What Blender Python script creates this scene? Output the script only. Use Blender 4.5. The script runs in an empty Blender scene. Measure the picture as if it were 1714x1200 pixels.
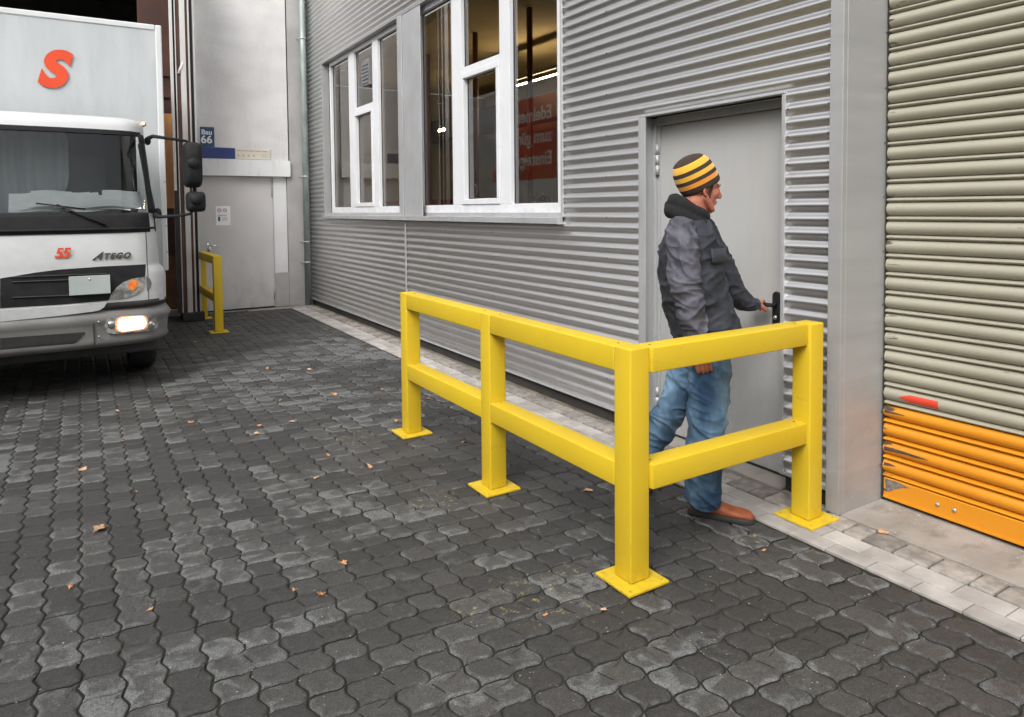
import bpy, bmesh, math, random
import numpy as np
from mathutils import Vector, Matrix, noise
random.seed(7)
PI = math.pi
S = bpy.context.scene
COL = S.collection

# ------------------------------------------------------------------ camera
CAM_H = 1.58
YAW, PITCH, ROLL = math.radians(31.757), math.radians(2.509), math.radians(-0.512)
FPX, CX, CY, IW, IH = 1164.3, 857.0, 400.2, 1714.0, 1200.0
F = Vector((math.sin(YAW)*math.cos(PITCH), math.cos(YAW)*math.cos(PITCH), -math.sin(PITCH)))
R0 = Vector((math.cos(YAW), -math.sin(YAW), 0)); U0 = R0.cross(F)
RR = R0*math.cos(ROLL) + U0*math.sin(ROLL)
UU = U0*math.cos(ROLL) - R0*math.sin(ROLL)
cam = bpy.data.cameras.new('camera'); camo = bpy.data.objects.new('camera', cam); COL.objects.link(camo)
camo.matrix_world = Matrix(((RR.x, UU.x, -F.x, 0), (RR.y, UU.y, -F.y, 0), (RR.z, UU.z, -F.z, CAM_H), (0, 0, 0, 1)))
cam.sensor_fit = 'HORIZONTAL'; cam.sensor_width = 36.0
cam.lens = 36.0*FPX/IW
cam.shift_x = 0.0
cam.shift_y = (CY - IH/2)/IW
cam.clip_start = 0.05; cam.clip_end = 500
S.camera = camo

# ------------------------------------------------------------------ sky, sun, exposure
SUN_EL, SUN_AZ = math.radians(52), math.radians(-68)   # from the open yard side (left of the picture)
world = bpy.data.worlds.new('World'); S.world = world; world.use_nodes = True
wn = world.node_tree.nodes; wl = world.node_tree.links; wn.clear()
sky = wn.new('ShaderNodeTexSky'); sky.sky_type = 'NISHITA'; sky.sun_disc = False
sky.sun_elevation = SUN_EL; sky.sun_rotation = SUN_AZ; sky.air_density = 1.0; sky.dust_density = 4.0; sky.ozone_density = 0.6
hs = wn.new('ShaderNodeHueSaturation'); hs.inputs['Saturation'].default_value = 0.15
bg = wn.new('ShaderNodeBackground'); bg.inputs['Strength'].default_value = 0.15
wo = wn.new('ShaderNodeOutputWorld')
# cloud cover: overcast sky is brighter overhead than at the horizon
wtc = wn.new('ShaderNodeTexCoord'); wsx = wn.new('ShaderNodeSeparateXYZ'); wl.new(wtc.outputs['Generated'], wsx.inputs[0])
wmr = wn.new('ShaderNodeMapRange'); wl.new(wsx.outputs[2], wmr.inputs[0]); wmr.inputs[1].default_value = 0.0; wmr.inputs[2].default_value = 1.0; wmr.inputs[3].default_value = 0.5; wmr.inputs[4].default_value = 2.4
wvm = wn.new('ShaderNodeVectorMath'); wvm.operation = 'SCALE'; wl.new(hs.outputs[0], wvm.inputs[0]); wl.new(wmr.outputs[0], wvm.inputs['Scale'])
wl.new(sky.outputs[0], hs.inputs['Color']); wl.new(wvm.outputs[0], bg.inputs[0]); wl.new(bg.outputs[0], wo.inputs[0])
sun = bpy.data.lights.new('sun', 'SUN'); sun.energy = 1.1; sun.angle = math.radians(35); sun.color = (1.0, 0.97, 0.93)
suno = bpy.data.objects.new('sun', sun); COL.objects.link(suno)
sd = Vector((math.sin(SUN_AZ)*math.cos(SUN_EL), math.cos(SUN_AZ)*math.cos(SUN_EL), math.sin(SUN_EL)))
sd = Vector((-0.58, -0.42, 0.70)).normalized()
sky.sun_elevation = math.asin(sd.z); sky.sun_rotation = math.atan2(sd.x, sd.y)
suno.rotation_euler = sd.to_track_quat('Z', 'Y').to_euler()
S.view_settings.view_transform = 'Standard'; S.view_settings.look = 'None'
S.view_settings.exposure = 0.25; S.view_settings.gamma = 1.0

# ------------------------------------------------------------------ layout helpers (plan measured from the photo)
def ray(px, py): return F + RR*((px-CX)/FPX) - UU*((py-CY)/FPX)
def onX(px, py, X):
    r = ray(px, py); return Vector((0, 0, CAM_H)) + r*(X/r.x)
def onY(px, py, Y):
    r = ray(px, py); return Vector((0, 0, CAM_H)) + r*(Y/r.y)
def gnd(px, py, z=0.0):
    r = ray(px, py); return Vector((0, 0, CAM_H)) + r*((z-CAM_H)/r.z)
def D(px, py, d): return Vector((0, 0, CAM_H)) + ray(px, py)*d

# ------------------------------------------------------------------ objects
def tag(o, label=None, cat=None, group=None, kind=None):
    if label: o['label'] = label
    if cat: o['category'] = cat
    if group: o['group'] = group
    if kind: o['kind'] = kind
    return o
def empty(name, loc, label, cat, group=None):
    o = bpy.data.objects.new(name, None); COL.objects.link(o); o.location = loc; o.empty_display_size = 0.2
    return tag(o, label, cat, group)
def mesh_obj(name, me, mat=None, parent=None, smooth=False):
    o = bpy.data.objects.new(name, me); COL.objects.link(o)
    if mat is not None:
        for m in (mat if isinstance(mat, (list, tuple)) else [mat]): me.materials.append(m)
    if smooth:
        me.polygons.foreach_set('use_smooth', [True]*len(me.polygons))
    if parent is not None:
        o.parent = parent
        M = Matrix.Translation(parent_loc(parent)).inverted()
        o.matrix_parent_inverse = M
    return o
def parent_loc(p):
    l = Vector(p.location)
    return l
def obj(name, bm, mat=None, parent=None, smooth=False):
    me = bpy.data.meshes.new(name); bmesh.ops.recalc_face_normals(bm, faces=bm.faces); bm.to_mesh(me); bm.free()
    return mesh_obj(name, me, mat, parent, smooth)
def face_to(o, d):
    me = o.data
    if sum((p.normal.dot(d)*p.area for p in me.polygons)) < 0: me.flip_normals()
def BM(): return bmesh.new()
def box(bm, x0, x1, y0, y1, z0, z1, bev=0.0, seg=2, mi=0):
    tmp = bmesh.new()
    r = bmesh.ops.create_cube(tmp, size=1.0)
    for v in tmp.verts:
        v.co = Vector(((x0+x1)/2+v.co.x*(x1-x0), (y0+y1)/2+v.co.y*(y1-y0), (z0+z1)/2+v.co.z*(z1-z0)))
    if bev > 0: bmesh.ops.bevel(tmp, geom=tmp.edges[:], offset=bev, segments=seg, profile=0.5, affect='EDGES')
    for f in tmp.faces: f.material_index = mi
    me = bpy.data.meshes.new('t'); tmp.to_mesh(me); tmp.free(); bm.from_mesh(me); bpy.data.meshes.remove(me)
    return bm
def tube(bm, pts, rad, seg=12, cap=True, squash=None):
    """swept round tube; rad number or list; squash (sx, sy) list for ellipse"""
    pts = [Vector(p) for p in pts]; n = len(pts)
    if not isinstance(rad, (list, tuple)): rad = [rad]*n
    rings = []; up = None
    for i, p in enumerate(pts):
        t = (pts[min(i+1, n-1)]-pts[max(i-1, 0)]).normalized()
        if up is None:
            up = Vector((0, 0, 1)) if abs(t.z) < 0.9 else Vector((0, 1, 0))
        a = t.cross(up).normalized(); b = a.cross(t).normalized(); up = b
        rings.append([bm.verts.new(p + (a*math.cos(k*2*PI/seg)+b*math.sin(k*2*PI/seg))*rad[i]) for k in range(seg)])
    for i in range(n-1):
        for k in range(seg):
            bm.faces.new((rings[i][k], rings[i][(k+1) % seg], rings[i+1][(k+1) % seg], rings[i+1][k]))
    if cap:
        bm.faces.new(rings[0][::-1]); bm.faces.new(rings[-1])
    return bm
def ellips(bm, c, r, seg=20, rot=None):
    M = Matrix.Translation(c) @ (rot.to_4x4() if rot is not None else Matrix.Identity(4)) @ Matrix.Diagonal((r[0], r[1], r[2], 1))
    bmesh.ops.create_uvsphere(bm, u_segments=seg, v_segments=max(8, seg//2), radius=1, matrix=M)
def capsule(bm, a, b, ra, rb, seg=16):
    a = Vector(a); b = Vector(b); d = (b-a); L = d.length
    if L < 1e-6: return
    t = d/L; pts = []; rad = []
    for k in range(5):
        an = PI/2*(1-k/4.0); pts.append(a - t*ra*math.sin(an)); rad.append(max(1e-4, ra*math.cos(an)))
    for k in range(5):
        an = PI/2*(k/4.0); pts.append(b + t*rb*math.sin(an)); rad.append(max(1e-4, rb*math.cos(an)))
    tube(bm, pts, rad, seg)
def loft(bm, rings, closed=True, cap=True, mi=None):
    V = [[bm.verts.new(p) for p in r] for r in rings]
    for i in range(len(V)-1):
        n = len(V[i])
        for k in range(n if closed else n-1):
            f = bm.faces.new((V[i][k], V[i][(k+1) % n], V[i+1][(k+1) % n], V[i+1][k]))
            if mi is not None: f.material_index = mi(i, k) if callable(mi) else mi
    if cap and closed:
        bm.faces.new(V[0][::-1]); bm.faces.new(V[-1])
    return V
def remeshed(bm, name, voxel, smooth=6, fac=0.5):
    me = bpy.data.meshes.new('tmp'); bmesh.ops.recalc_face_normals(bm, faces=bm.faces); bm.to_mesh(me); bm.free()
    o = bpy.data.objects.new('tmp', me); COL.objects.link(o)
    m = o.modifiers.new('r', 'REMESH'); m.mode = 'VOXEL'; m.voxel_size = voxel; m.use_smooth_shade = True
    if smooth:
        s = o.modifiers.new('s', 'SMOOTH'); s.iterations = smooth; s.factor = fac
    dg = bpy.context.evaluated_depsgraph_get(); dg.update()
    nm = bpy.data.meshes.new_from_object(o.evaluated_get(dg)); nm.name = name
    bpy.data.objects.remove(o); bpy.data.meshes.remove(me)
    return nm
def displace(me, fn):
    me.update()
    n = len(me.vertices); co = np.zeros(n*3); me.vertices.foreach_get('co', co); no = np.zeros(n*3); me.vertices.foreach_get('normal', no)
    co = co.reshape(-1, 3); no = no.reshape(-1, 3)
    for i in range(n): co[i] += no[i]*fn(Vector(co[i]))
    me.vertices.foreach_set('co', co.ravel()); me.update()
def text_mesh(txt, size, extrude=0.001, offset=0.0, shear=0.0, spacing=1.0, align='LEFT'):
    c = bpy.data.curves.new('t', 'FONT'); c.body = txt; c.size = size; c.extrude = extrude; c.offset = offset; c.shear = shear
    c.space_character = spacing; c.align_x = align
    o = bpy.data.objects.new('t', c); COL.objects.link(o)
    dg = bpy.context.evaluated_depsgraph_get(); dg.update()
    me = bpy.data.meshes.new_from_object(o.evaluated_get(dg)); bpy.data.objects.remove(o)
    return me
def place_text(name, txt, size, origin, right, up, mat, parent=None, **k):
    me = text_mesh(txt, size, **k)
    r = Vector(right).normalized(); u = Vector(up).normalized(); n = r.cross(u)
    M = Matrix(((r.x, u.x, n.x, origin[0]), (r.y, u.y, n.y, origin[1]), (r.z, u.z, n.z, origin[2]), (0, 0, 0, 1)))
    me.transform(M); me.materials.clear()
    return mesh_obj(name, me, mat, parent)
def screws(name, pts, mat, parent, axis, r=0.006):
    me0 = None
    for p in pts:
        if me0 is None:
            b = BM(); ellips(b, (0, 0, 0), (r if axis != 0 else r*.6, r if axis != 1 else r*.6, r), 10)
            me0 = bpy.data.meshes.new('screw'); b.to_mesh(me0); b.free(); me0.materials.append(mat)
        o = bpy.data.objects.new(name, me0); COL.objects.link(o); o.location = p
        if parent: o.parent = parent; o.matrix_parent_inverse = Matrix.Translation(parent_loc(parent)).inverted()

# ------------------------------------------------------------------ materials
def newmat(name):
    m = bpy.data.materials.new(name); m.use_nodes = True
    nt = m.node_tree; b = nt.nodes['Principled BSDF']; return m, nt, b
def N(nt, t, **k):
    n = nt.nodes.new(t)
    for a, v in k.items(): setattr(n, a, v)
    return n
def pm(name, c1, c2=None, scale=6, rough=0.6, rough2=None, metal=0.0, bump=0.0, bscale=60, stretch=(1, 1, 1), spec=0.5, detail=6, coat=0.0, contrast=(0.35, 0.65), bdist=0.01, extra=None):
    m, nt, b = newmat(name)
    tc = N(nt, 'ShaderNodeTexCoord'); mp = N(nt, 'ShaderNodeMapping'); mp.inputs['Scale'].default_value = stretch
    nt.links.new(tc.outputs['Object'], mp.inputs[0])
    c2 = c2 or c1
    n = N(nt, 'ShaderNodeTexNoise'); n.inputs['Scale'].default_value = scale; n.inputs['Detail'].default_value = detail
    nt.links.new(mp.outputs[0], n.inputs['Vector'])
    mr = N(nt, 'ShaderNodeMapRange'); mr.inputs[1].default_value = contrast[0]; mr.inputs[2].default_value = contrast[1]
    nt.links.new(n.outputs['Fac'], mr.inputs[0])
    mx = N(nt, 'ShaderNodeMix', data_type='RGBA'); mx.inputs[6].default_value = (*c1, 1); mx.inputs[7].default_value = (*c2, 1)
    nt.links.new(mr.outputs[0], mx.inputs[0]); nt.links.new(mx.outputs[2], b.inputs['Base Color'])
    if rough2 is not None:
        r = N(nt, 'ShaderNodeMapRange'); r.inputs[3].default_value = rough; r.inputs[4].default_value = rough2
        nt.links.new(mr.outputs[0], r.inputs[0]); nt.links.new(r.outputs[0], b.inputs['Roughness'])
    else: b.inputs['Roughness'].default_value = rough
    b.inputs['Metallic'].default_value = metal; b.inputs['Specular IOR Level'].default_value = spec
    b.inputs['Coat Weight'].default_value = coat
    if bump > 0:
        n2 = N(nt, 'ShaderNodeTexNoise'); n2.inputs['Scale'].default_value = bscale; n2.inputs['Detail'].default_value = 5
        nt.links.new(mp.outputs[0], n2.inputs['Vector'])
        bp = N(nt, 'ShaderNodeBump'); bp.inputs['Strength'].default_value = bump; bp.inputs['Distance'].default_value = bdist
        nt.links.new(n2.outputs['Fac'], bp.inputs['Height']); nt.links.new(bp.outputs[0], b.inputs['Normal'])
    return m
def emis(name, c, s):
    m, nt, b = newmat(name); b.inputs['Emission Color'].default_value = (*c, 1); b.inputs['Emission Strength'].default_value = s
    b.inputs['Base Color'].default_value = (*c, 1); return m
def glass_mat(name, tint=(0.85, 0.9, 0.86), ior=1.9, wav=0.0):
    m = bpy.data.materials.new(name); m.use_nodes = True; nt = m.node_tree; nt.nodes.clear()
    o = N(nt, 'ShaderNodeOutputMaterial'); mx = N(nt, 'ShaderNodeMixShader'); fr = N(nt, 'ShaderNodeFresnel'); fr.inputs[0].default_value = ior
    gl = N(nt, 'ShaderNodeBsdfGlossy'); gl.inputs['Roughness'].default_value = 0.006
    tr = N(nt, 'ShaderNodeBsdfTransparent'); tr.inputs[0].default_value = (*tint, 1)
    nt.links.new(fr.outputs[0], mx.inputs[0]); nt.links.new(tr.outputs[0], mx.inputs[1]); nt.links.new(gl.outputs[0], mx.inputs[2]); nt.links.new(mx.outputs[0], o.inputs[0])
    return m

M = {}
M['yellow'] = pm('yellow_paint', (0.62, 0.440, 0.020), (0.585, 0.395, 0.018), 3.0, rough=0.42, rough2=0.52, bump=0.06, bscale=220, spec=0.4, contrast=(0.3, 0.75))
M['clad'] = pm('silver_cladding', (0.70, 0.692, 0.688), (0.62, 0.613, 0.61), 1.2, rough=0.29, rough2=0.34, metal=0.9, stretch=(1, 0.25, 3), contrast=(0.3, 0.7))
M['flash'] = pm('silver_flashing', (0.46, 0.47, 0.48), (0.40, 0.405, 0.41), 2.5, rough=0.45, rough2=0.55, metal=0.35, bump=0.03, bscale=20)
M['pier'] = pm('pier_sheet', (0.42, 0.42, 0.42), (0.36, 0.36, 0.355), 3.0, rough=0.42, rough2=0.55, metal=0.35, stretch=(0.4, 1, 3.5), contrast=(0.3, 0.7), bump=0.12, bscale=5, bdist=0.01)
M['screw'] = pm('screw_steel', (0.25, 0.25, 0.25), rough=0.35, metal=0.8)
M['door'] = pm('grey_door_paint', (0.40, 0.40, 0.395), (0.375, 0.372, 0.365), 1.6, rough=0.5, bump=0.03, bscale=150)
M['doorframe'] = pm('door_frame_paint', (0.37, 0.38, 0.385), (0.34, 0.345, 0.35), 3, rough=0.5)
M['upvc'] = pm('white_window_frame', (0.69, 0.70, 0.72), (0.65, 0.66, 0.68), 3, rough=0.35)
M['black'] = pm('black_plastic', (0.012, 0.012, 0.013), (0.02, 0.02, 0.021), 14, spec=0.2, rough=0.62, rough2=0.75, bump=0.05, bscale=300)
M['rubber'] = pm('black_rubber', (0.018, 0.018, 0.018), (0.03, 0.029, 0.028), 8, rough=0.75)
M['glass'] = glass_mat('window_glass', (0.84, 0.85, 0.75), 3.1)
M['ws_glass'] = glass_mat('windscreen_glass', (0.95, 0.99, 0.98), 1.58)
M['plaster'] = pm('light_plaster', (0.66, 0.655, 0.65), (0.58, 0.575, 0.57), 1.7, rough=0.9, bump=0.5, bscale=26, stretch=(1, 1, 1.8), bdist=0.012)
M['plaster_white'] = pm('white_plaster', (0.72, 0.725, 0.725), (0.66, 0.66, 0.66), 2.2, rough=0.9, bump=0.3, bscale=40, bdist=0.008)
M['plaster_grey'] = pm('grey_plaster', (0.40, 0.385, 0.38), (0.33, 0.32, 0.315), 2.5, rough=0.9, bump=0.35, bscale=30, bdist=0.01)
M['lintel'] = pm('lintel_paint', (0.74, 0.745, 0.75), (0.68, 0.685, 0.685), 2.0, rough=0.8, bump=0.08, bscale=50)
M['backdoor'] = pm('pale_steel_door', (0.60, 0.585, 0.58), (0.55, 0.54, 0.535), 1.5, rough=0.6, bump=0.03, bscale=100)
M['concrete'] = pm('concrete_slab', (0.31, 0.285, 0.255), (0.21, 0.19, 0.165), 4.0, rough=0.85, bump=0.3, bscale=45, contrast=(0.35, 0.72))
M['dirty_conc'] = pm('dirty_concrete', (0.20, 0.175, 0.13), (0.08, 0.07, 0.055), 5.0, rough=0.95, bump=0.6, bscale=40)
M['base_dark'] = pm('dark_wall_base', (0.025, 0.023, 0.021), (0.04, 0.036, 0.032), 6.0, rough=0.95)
M['setts'] = pm('kerb_setts', (0.30, 0.27, 0.24), (0.17, 0.155, 0.14), 16, rough=0.85, bump=0.6, bscale=70)
M['bricks'] = pm('pale_kerb_bricks', (0.41, 0.385, 0.36), (0.28, 0.26, 0.24), 7, rough=0.85, bump=0.25, bscale=80)
M['sand'] = pm('joint_sand', (0.008, 0.008, 0.007), (0.022, 0.022, 0.012), 9, rough=1.0, bump=0.5, bscale=120)
M['slab_joint'] = pm('kerb_joint', (0.06, 0.05, 0.042), (0.035, 0.03, 0.028), 12, rough=1.0)
M['truckwhite'] = pm('truck_white_paint', (0.54, 0.55, 0.55), (0.49, 0.50, 0.50), 2.0, rough=0.3, rough2=0.4, coat=0.3)
M['boxwhite'] = pm('truck_box_panel', (0.53, 0.555, 0.56), (0.46, 0.485, 0.495), 3.0, rough=0.4, rough2=0.55, stretch=(1.6, 1.6, 0.35), contrast=(0.3, 0.7))
M['boxtrim'] = pm('truck_box_trim', (0.66, 0.68, 0.68), (0.62, 0.64, 0.64), 3.0, rough=0.4)
M['bumper'] = pm('grey_bumper_plastic', (0.17, 0.166, 0.16), (0.125, 0.122, 0.118), 5, rough=0.5, rough2=0.62, bump=0.05, bscale=300)
M['red'] = pm('red_lettering', (0.72, 0.075, 0.02), (0.66, 0.06, 0.018), 3, rough=0.4)
M['adred'] = pm('red_panel', (0.50, 0.055, 0.025), (0.42, 0.045, 0.022), 2, rough=0.5)
M['adtext'] = pm('pale_lettering', (0.62, 0.60, 0.55), rough=0.5)
M['chrome'] = pm('chrome', (0.6, 0.6, 0.6), rough=0.12, metal=1.0)
M['darkchrome'] = pm('dark_badge_metal', (0.16, 0.155, 0.15), (0.3, 0.3, 0.3), 30, rough=0.25, metal=0.9)
M['plate'] = pm('blank_plate', (0.40, 0.44, 0.42), (0.36, 0.40, 0.385), 4, rough=0.5)
M['lampglass'] = pm('lamp_reflector', (0.50, 0.50, 0.49), (0.22, 0.22, 0.21), 26, rough=0.15, metal=0.4, coat=1.0, contrast=(0.4, 0.6))
M['amber'] = pm('amber_lens', (0.75, 0.16, 0.03), (0.85, 0.28, 0.06), 40, rough=0.2, coat=1.0)
M['lit'] = emis('lit_headlamp', (1.0, 0.80, 0.56), 4.0); M['lit2'] = emis('lit_lamp_rim', (0.9, 0.36, 0.14), 0.30)
M['marker'] = emis('lit_marker_lamp', (1.0, 0.62, 0.38), 4.0)
M['paper'] = pm('paper', (0.93, 0.94, 0.95), (0.84, 0.85, 0.86), 9, rough=0.8)
M['dash'] = pm('dark_dashboard', (0.05, 0.052, 0.052), (0.03, 0.03, 0.03), 5, rough=0.8)
M['seat'] = pm('cab_interior_dark', (0.020, 0.030, 0.028), (0.035, 0.045, 0.042), 4, rough=0.9)
M['sky_sheet'] = pm('cab_sky_sheet', (0.20, 0.24, 0.25), (0.27, 0.31, 0.32), 3, rough=0.9, stretch=(6, 1, 0.4))
M['cream'] = None
M['blue'] = pm('blue_sign', (0.022, 0.075, 0.155), (0.018, 0.062, 0.13), 5, rough=0.4)
M['blue2'] = pm('blue_band', (0.028, 0.05, 0.20), (0.022, 0.04, 0.16), 3, rough=0.5)
M['signwhite'] = pm('sign_white', (0.72, 0.74, 0.74), rough=0.5)
M['creamsign'] = pm('cream_sign', (0.62, 0.59, 0.50), (0.57, 0.54, 0.46), 5, rough=0.5)
M['paleprint'] = pm('pale_red_print', (0.55, 0.22, 0.14), rough=0.6)
M['greyprint'] = pm('grey_print', (0.30, 0.28, 0.27), rough=0.6)
M['darkprint'] = pm('dark_print', (0.05, 0.045, 0.05), rough=0.6)
M['pipe'] = pm('zinc_pipe', (0.30, 0.355, 0.34), (0.22, 0.265, 0.25), 9, rough=0.5, rough2=0.7, metal=0.3, stretch=(1, 1, 0.4))
M['wood'] = pm('orange_brown_board', (0.66, 0.32, 0.12), (0.58, 0.26, 0.09), 3, rough=0.6, stretch=(3, 3, 0.4))
M['darkwood'] = pm('dark_brown_board', (0.05, 0.018, 0.012), (0.075, 0.028, 0.018), 3, rough=0.6)
M['rustwood'] = pm('rust_brown_board', (0.20, 0.095, 0.05), (0.14, 0.065, 0.035), 6, rough=0.8)
M['gatewhite'] = pm('gate_white_metal', (0.60, 0.585, 0.57), (0.5, 0.48, 0.46), 3, rough=0.5, stretch=(1, 1, 0.2))
M['gatebrown'] = pm('gate_brown_glass', (0.10, 0.045, 0.03), (0.06, 0.03, 0.022), 3, rough=0.25)
M['room_tan'] = pm('room_tan_wall', (0.62, 0.47, 0.26), (0.52, 0.39, 0.21), 2, rough=0.9)
M['room_olive'] = pm('room_olive_wall', (0.46, 0.42, 0.29), (0.38, 0.35, 0.24), 2, rough=0.9)
M['room_dark'] = pm('room_dark_beam', (0.02, 0.016, 0.014), rough=0.8)
M['room_brown'] = pm('room_brown_pole', (0.16, 0.06, 0.035), rough=0.5)
M['tube'] = emis('lit_tube_lamp', (1.0, 0.80, 0.54), 80.0)
M['redbox'] = pm('red_crate_paint', (0.50, 0.03, 0.025), (0.42, 0.025, 0.02), 4, rough=0.5)
M['skin'] = pm('skin', (0.46, 0.185, 0.115), (0.40, 0.125, 0.075), 22, rough=0.55, bump=0.1, bscale=160, bdist=0.003)
M['skin'].node_tree.nodes['Principled BSDF'].inputs['Subsurface Weight'].default_value = 0.12
M['skin'].node_tree.nodes['Principled BSDF'].inputs['Subsurface Radius'].default_value = (0.01, 0.004, 0.002)
M['hair'] = pm('dark_hair', (0.035, 0.018, 0.012), (0.06, 0.03, 0.02), 60, rough=0.7, bump=0.5, bscale=250)
def knit(name, c):
    m, nt, b = newmat(name); b.inputs['Roughness'].default_value = 0.95; b.inputs['Sheen Weight'].default_value = 0.3
    tc = N(nt, 'ShaderNodeTexCoord'); n = N(nt, 'ShaderNodeTexNoise'); n.inputs['Scale'].default_value = 260
    nt.links.new(tc.outputs['Object'], n.inputs['Vector'])
    mx = N(nt, 'ShaderNodeMix', data_type='RGBA'); mx.inputs[6].default_value = (c[0]*.75, c[1]*.75, c[2]*.75, 1); mx.inputs[7].default_value = (*c, 1)
    nt.links.new(n.outputs['Fac'], mx.inputs[0]); nt.links.new(mx.outputs[2], b.inputs['Base Color'])
    bp = N(nt, 'ShaderNodeBump'); bp.inputs['Strength'].default_value = 0.6; bp.inputs['Distance'].default_value = 0.004
    nt.links.new(n.outputs['Fac'], bp.inputs['Height']); nt.links.new(bp.outputs[0], b.inputs['Normal']); return m
M['kn_brown'] = knit('hat_brown', (0.042, 0.026, 0.018)); M['kn_brown'].node_tree.nodes['Principled BSDF'].inputs['Sheen Weight'].default_value = 0.0; M['kn_yel'] = knit('hat_yellow', (0.78, 0.43, 0.035)); M['kn_or'] = knit('hat_orange', (0.74, 0.27, 0.02))
M['fleece'] = knit('black_fleece', (0.008, 0.008, 0.009)); M['fleece'].node_tree.nodes['Principled BSDF'].inputs['Sheen Weight'].default_value = 0.0
M['jacket'] = pm('navy_work_jacket', (0.013, 0.016, 0.023), (0.030, 0.034, 0.045), 7, rough=0.75, bump=0.35, bscale=35, contrast=(0.35, 0.7), bdist=0.008)
M['sleeve'] = pm('lit_sleeve_cloth', (0.032, 0.033, 0.045), (0.105, 0.103, 0.132), 8, rough=0.7, bump=0.35, bscale=30, contrast=(0.35, 0.7), bdist=0.008, stretch=(1, 1, 1.6))  # jacket cloth lightened to imitate light falling on the near sleeve
M['jeans'] = pm('washed_blue_jeans', (0.016, 0.052, 0.112), (0.19, 0.31, 0.43), 7, rough=0.85, bump=0.3, bscale=260, contrast=(0.38, 0.78), bdist=0.004, stretch=(1, 1, 0.55))
M['boot'] = pm('tan_leather', (0.40, 0.115, 0.04), (0.24, 0.06, 0.022), 14, rough=0.5, rough2=0.65, bump=0.3, bscale=70, bdist=0.005)
M['sole'] = pm('dark_sole', (0.03, 0.028, 0.025), rough=0.8)
M['bolt'] = pm('bolt_painted', (0.48, 0.32, 0.03), (0.40, 0.25, 0.03), 90, rough=0.5)
M['leafy'] = pm('leaf_orange', (0.42, 0.16, 0.07), (0.50, 0.27, 0.10), 60, rough=0.6)
M['leafp'] = pm('leaf_pale', (0.50, 0.33, 0.20), (0.40, 0.22, 0.12), 60, rough=0.6)

def islands(m, lo=0.72, hi=1.2):
    nt = m.node_tree; bs = nt.nodes['Principled BSDF']; src = bs.inputs['Base Color'].links[0].from_socket
    g = N(nt, 'ShaderNodeNewGeometry'); mr = N(nt, 'ShaderNodeMapRange'); mr.inputs[3].default_value = lo; mr.inputs[4].default_value = hi
    nt.links.new(g.outputs['Random Per Island'], mr.inputs[0]); hv = N(nt, 'ShaderNodeHueSaturation'); nt.links.new(src, hv.inputs['Color']); nt.links.new(mr.outputs[0], hv.inputs['Value'])
    nt.links.new(hv.outputs[0], bs.inputs['Base Color'])
islands(M['bricks'], 0.82, 1.15); islands(M['setts'], 0.75, 1.25)
def grime(m, col, zlo, zhi, amt, sc=(8, 8, 8), thr=(0.45, 0.7)):
    """splash dirt and scuffs: a stain of its own that fades out with height"""
    nt = m.node_tree; bs = nt.nodes['Principled BSDF']; src = bs.inputs['Base Color'].links[0].from_socket
    tc = N(nt, 'ShaderNodeTexCoord'); sx = N(nt, 'ShaderNodeSeparateXYZ'); nt.links.new(tc.outputs['Object'], sx.inputs[0])
    mp = N(nt, 'ShaderNodeMapping'); mp.inputs['Scale'].default_value = sc; nt.links.new(tc.outputs['Object'], mp.inputs[0])
    n = N(nt, 'ShaderNodeTexNoise'); n.inputs['Scale'].default_value = 1; n.inputs['Detail'].default_value = 8; n.inputs['Roughness'].default_value = 0.65; nt.links.new(mp.outputs[0], n.inputs['Vector'])
    a = N(nt, 'ShaderNodeMapRange'); nt.links.new(n.outputs['Fac'], a.inputs[0]); a.inputs[1].default_value = thr[0]; a.inputs[2].default_value = thr[1]
    h = N(nt, 'ShaderNodeMapRange'); nt.links.new(sx.outputs[2], h.inputs[0]); h.inputs[1].default_value = zlo; h.inputs[2].default_value = zhi; h.inputs[3].default_value = amt; h.inputs[4].default_value = 0.0
    mu = N(nt, 'ShaderNodeMath', operation='MULTIPLY'); nt.links.new(a.outputs[0], mu.inputs[0]); nt.links.new(h.outputs[0], mu.inputs[1])
    mx = N(nt, 'ShaderNodeMix', data_type='RGBA'); nt.links.new(mu.outputs[0], mx.inputs[0]); nt.links.new(src, mx.inputs[6]); mx.inputs[7].default_value = (*col, 1)
    nt.links.new(mx.outputs[2], bs.inputs['Base Color'])
grime(M['yellow'], (0.16, 0.11, 0.03), 0.0, 0.10, 0.35, (30, 30, 22), (0.48, 0.68))
grime(M['yellow'], (0.30, 0.20, 0.03), 0.2, 3.0, 0.35, (9, 9, 38), (0.63, 0.70))
grime(M['door'], (0.20, 0.19, 0.175), 0.0, 1.3, 0.45, (6, 6, 3), (0.40, 0.72)); grime(M['door'], (0.26, 0.25, 0.24), 0.5, 4.0, 0.22, (11, 11, 2.2), (0.50, 0.75))
grime(M['clad'], (0.42, 0.38, 0.34), 0.1, 0.6, 0.35, (5, 5, 7), (0.42, 0.68))
grime(M['pier'], (0.26, 0.225, 0.20), 0.0, 1.2, 0.5, (5, 5, 6), (0.40, 0.70)); grime(M['plaster'], (0.34, 0.33, 0.32), 2.4, 6.0, 0.5, (2.5, 2.5, 0.7), (0.5, 0.75))
grime(M['lintel'], (0.35, 0.345, 0.34), 0.0, 9.0, 0.45, (7, 7, 1.5), (0.52, 0.72)); grime(M['backdoor'], (0.28, 0.265, 0.25), 0.0, 1.2, 0.5, (5, 5, 3), (0.42, 0.7))
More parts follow.
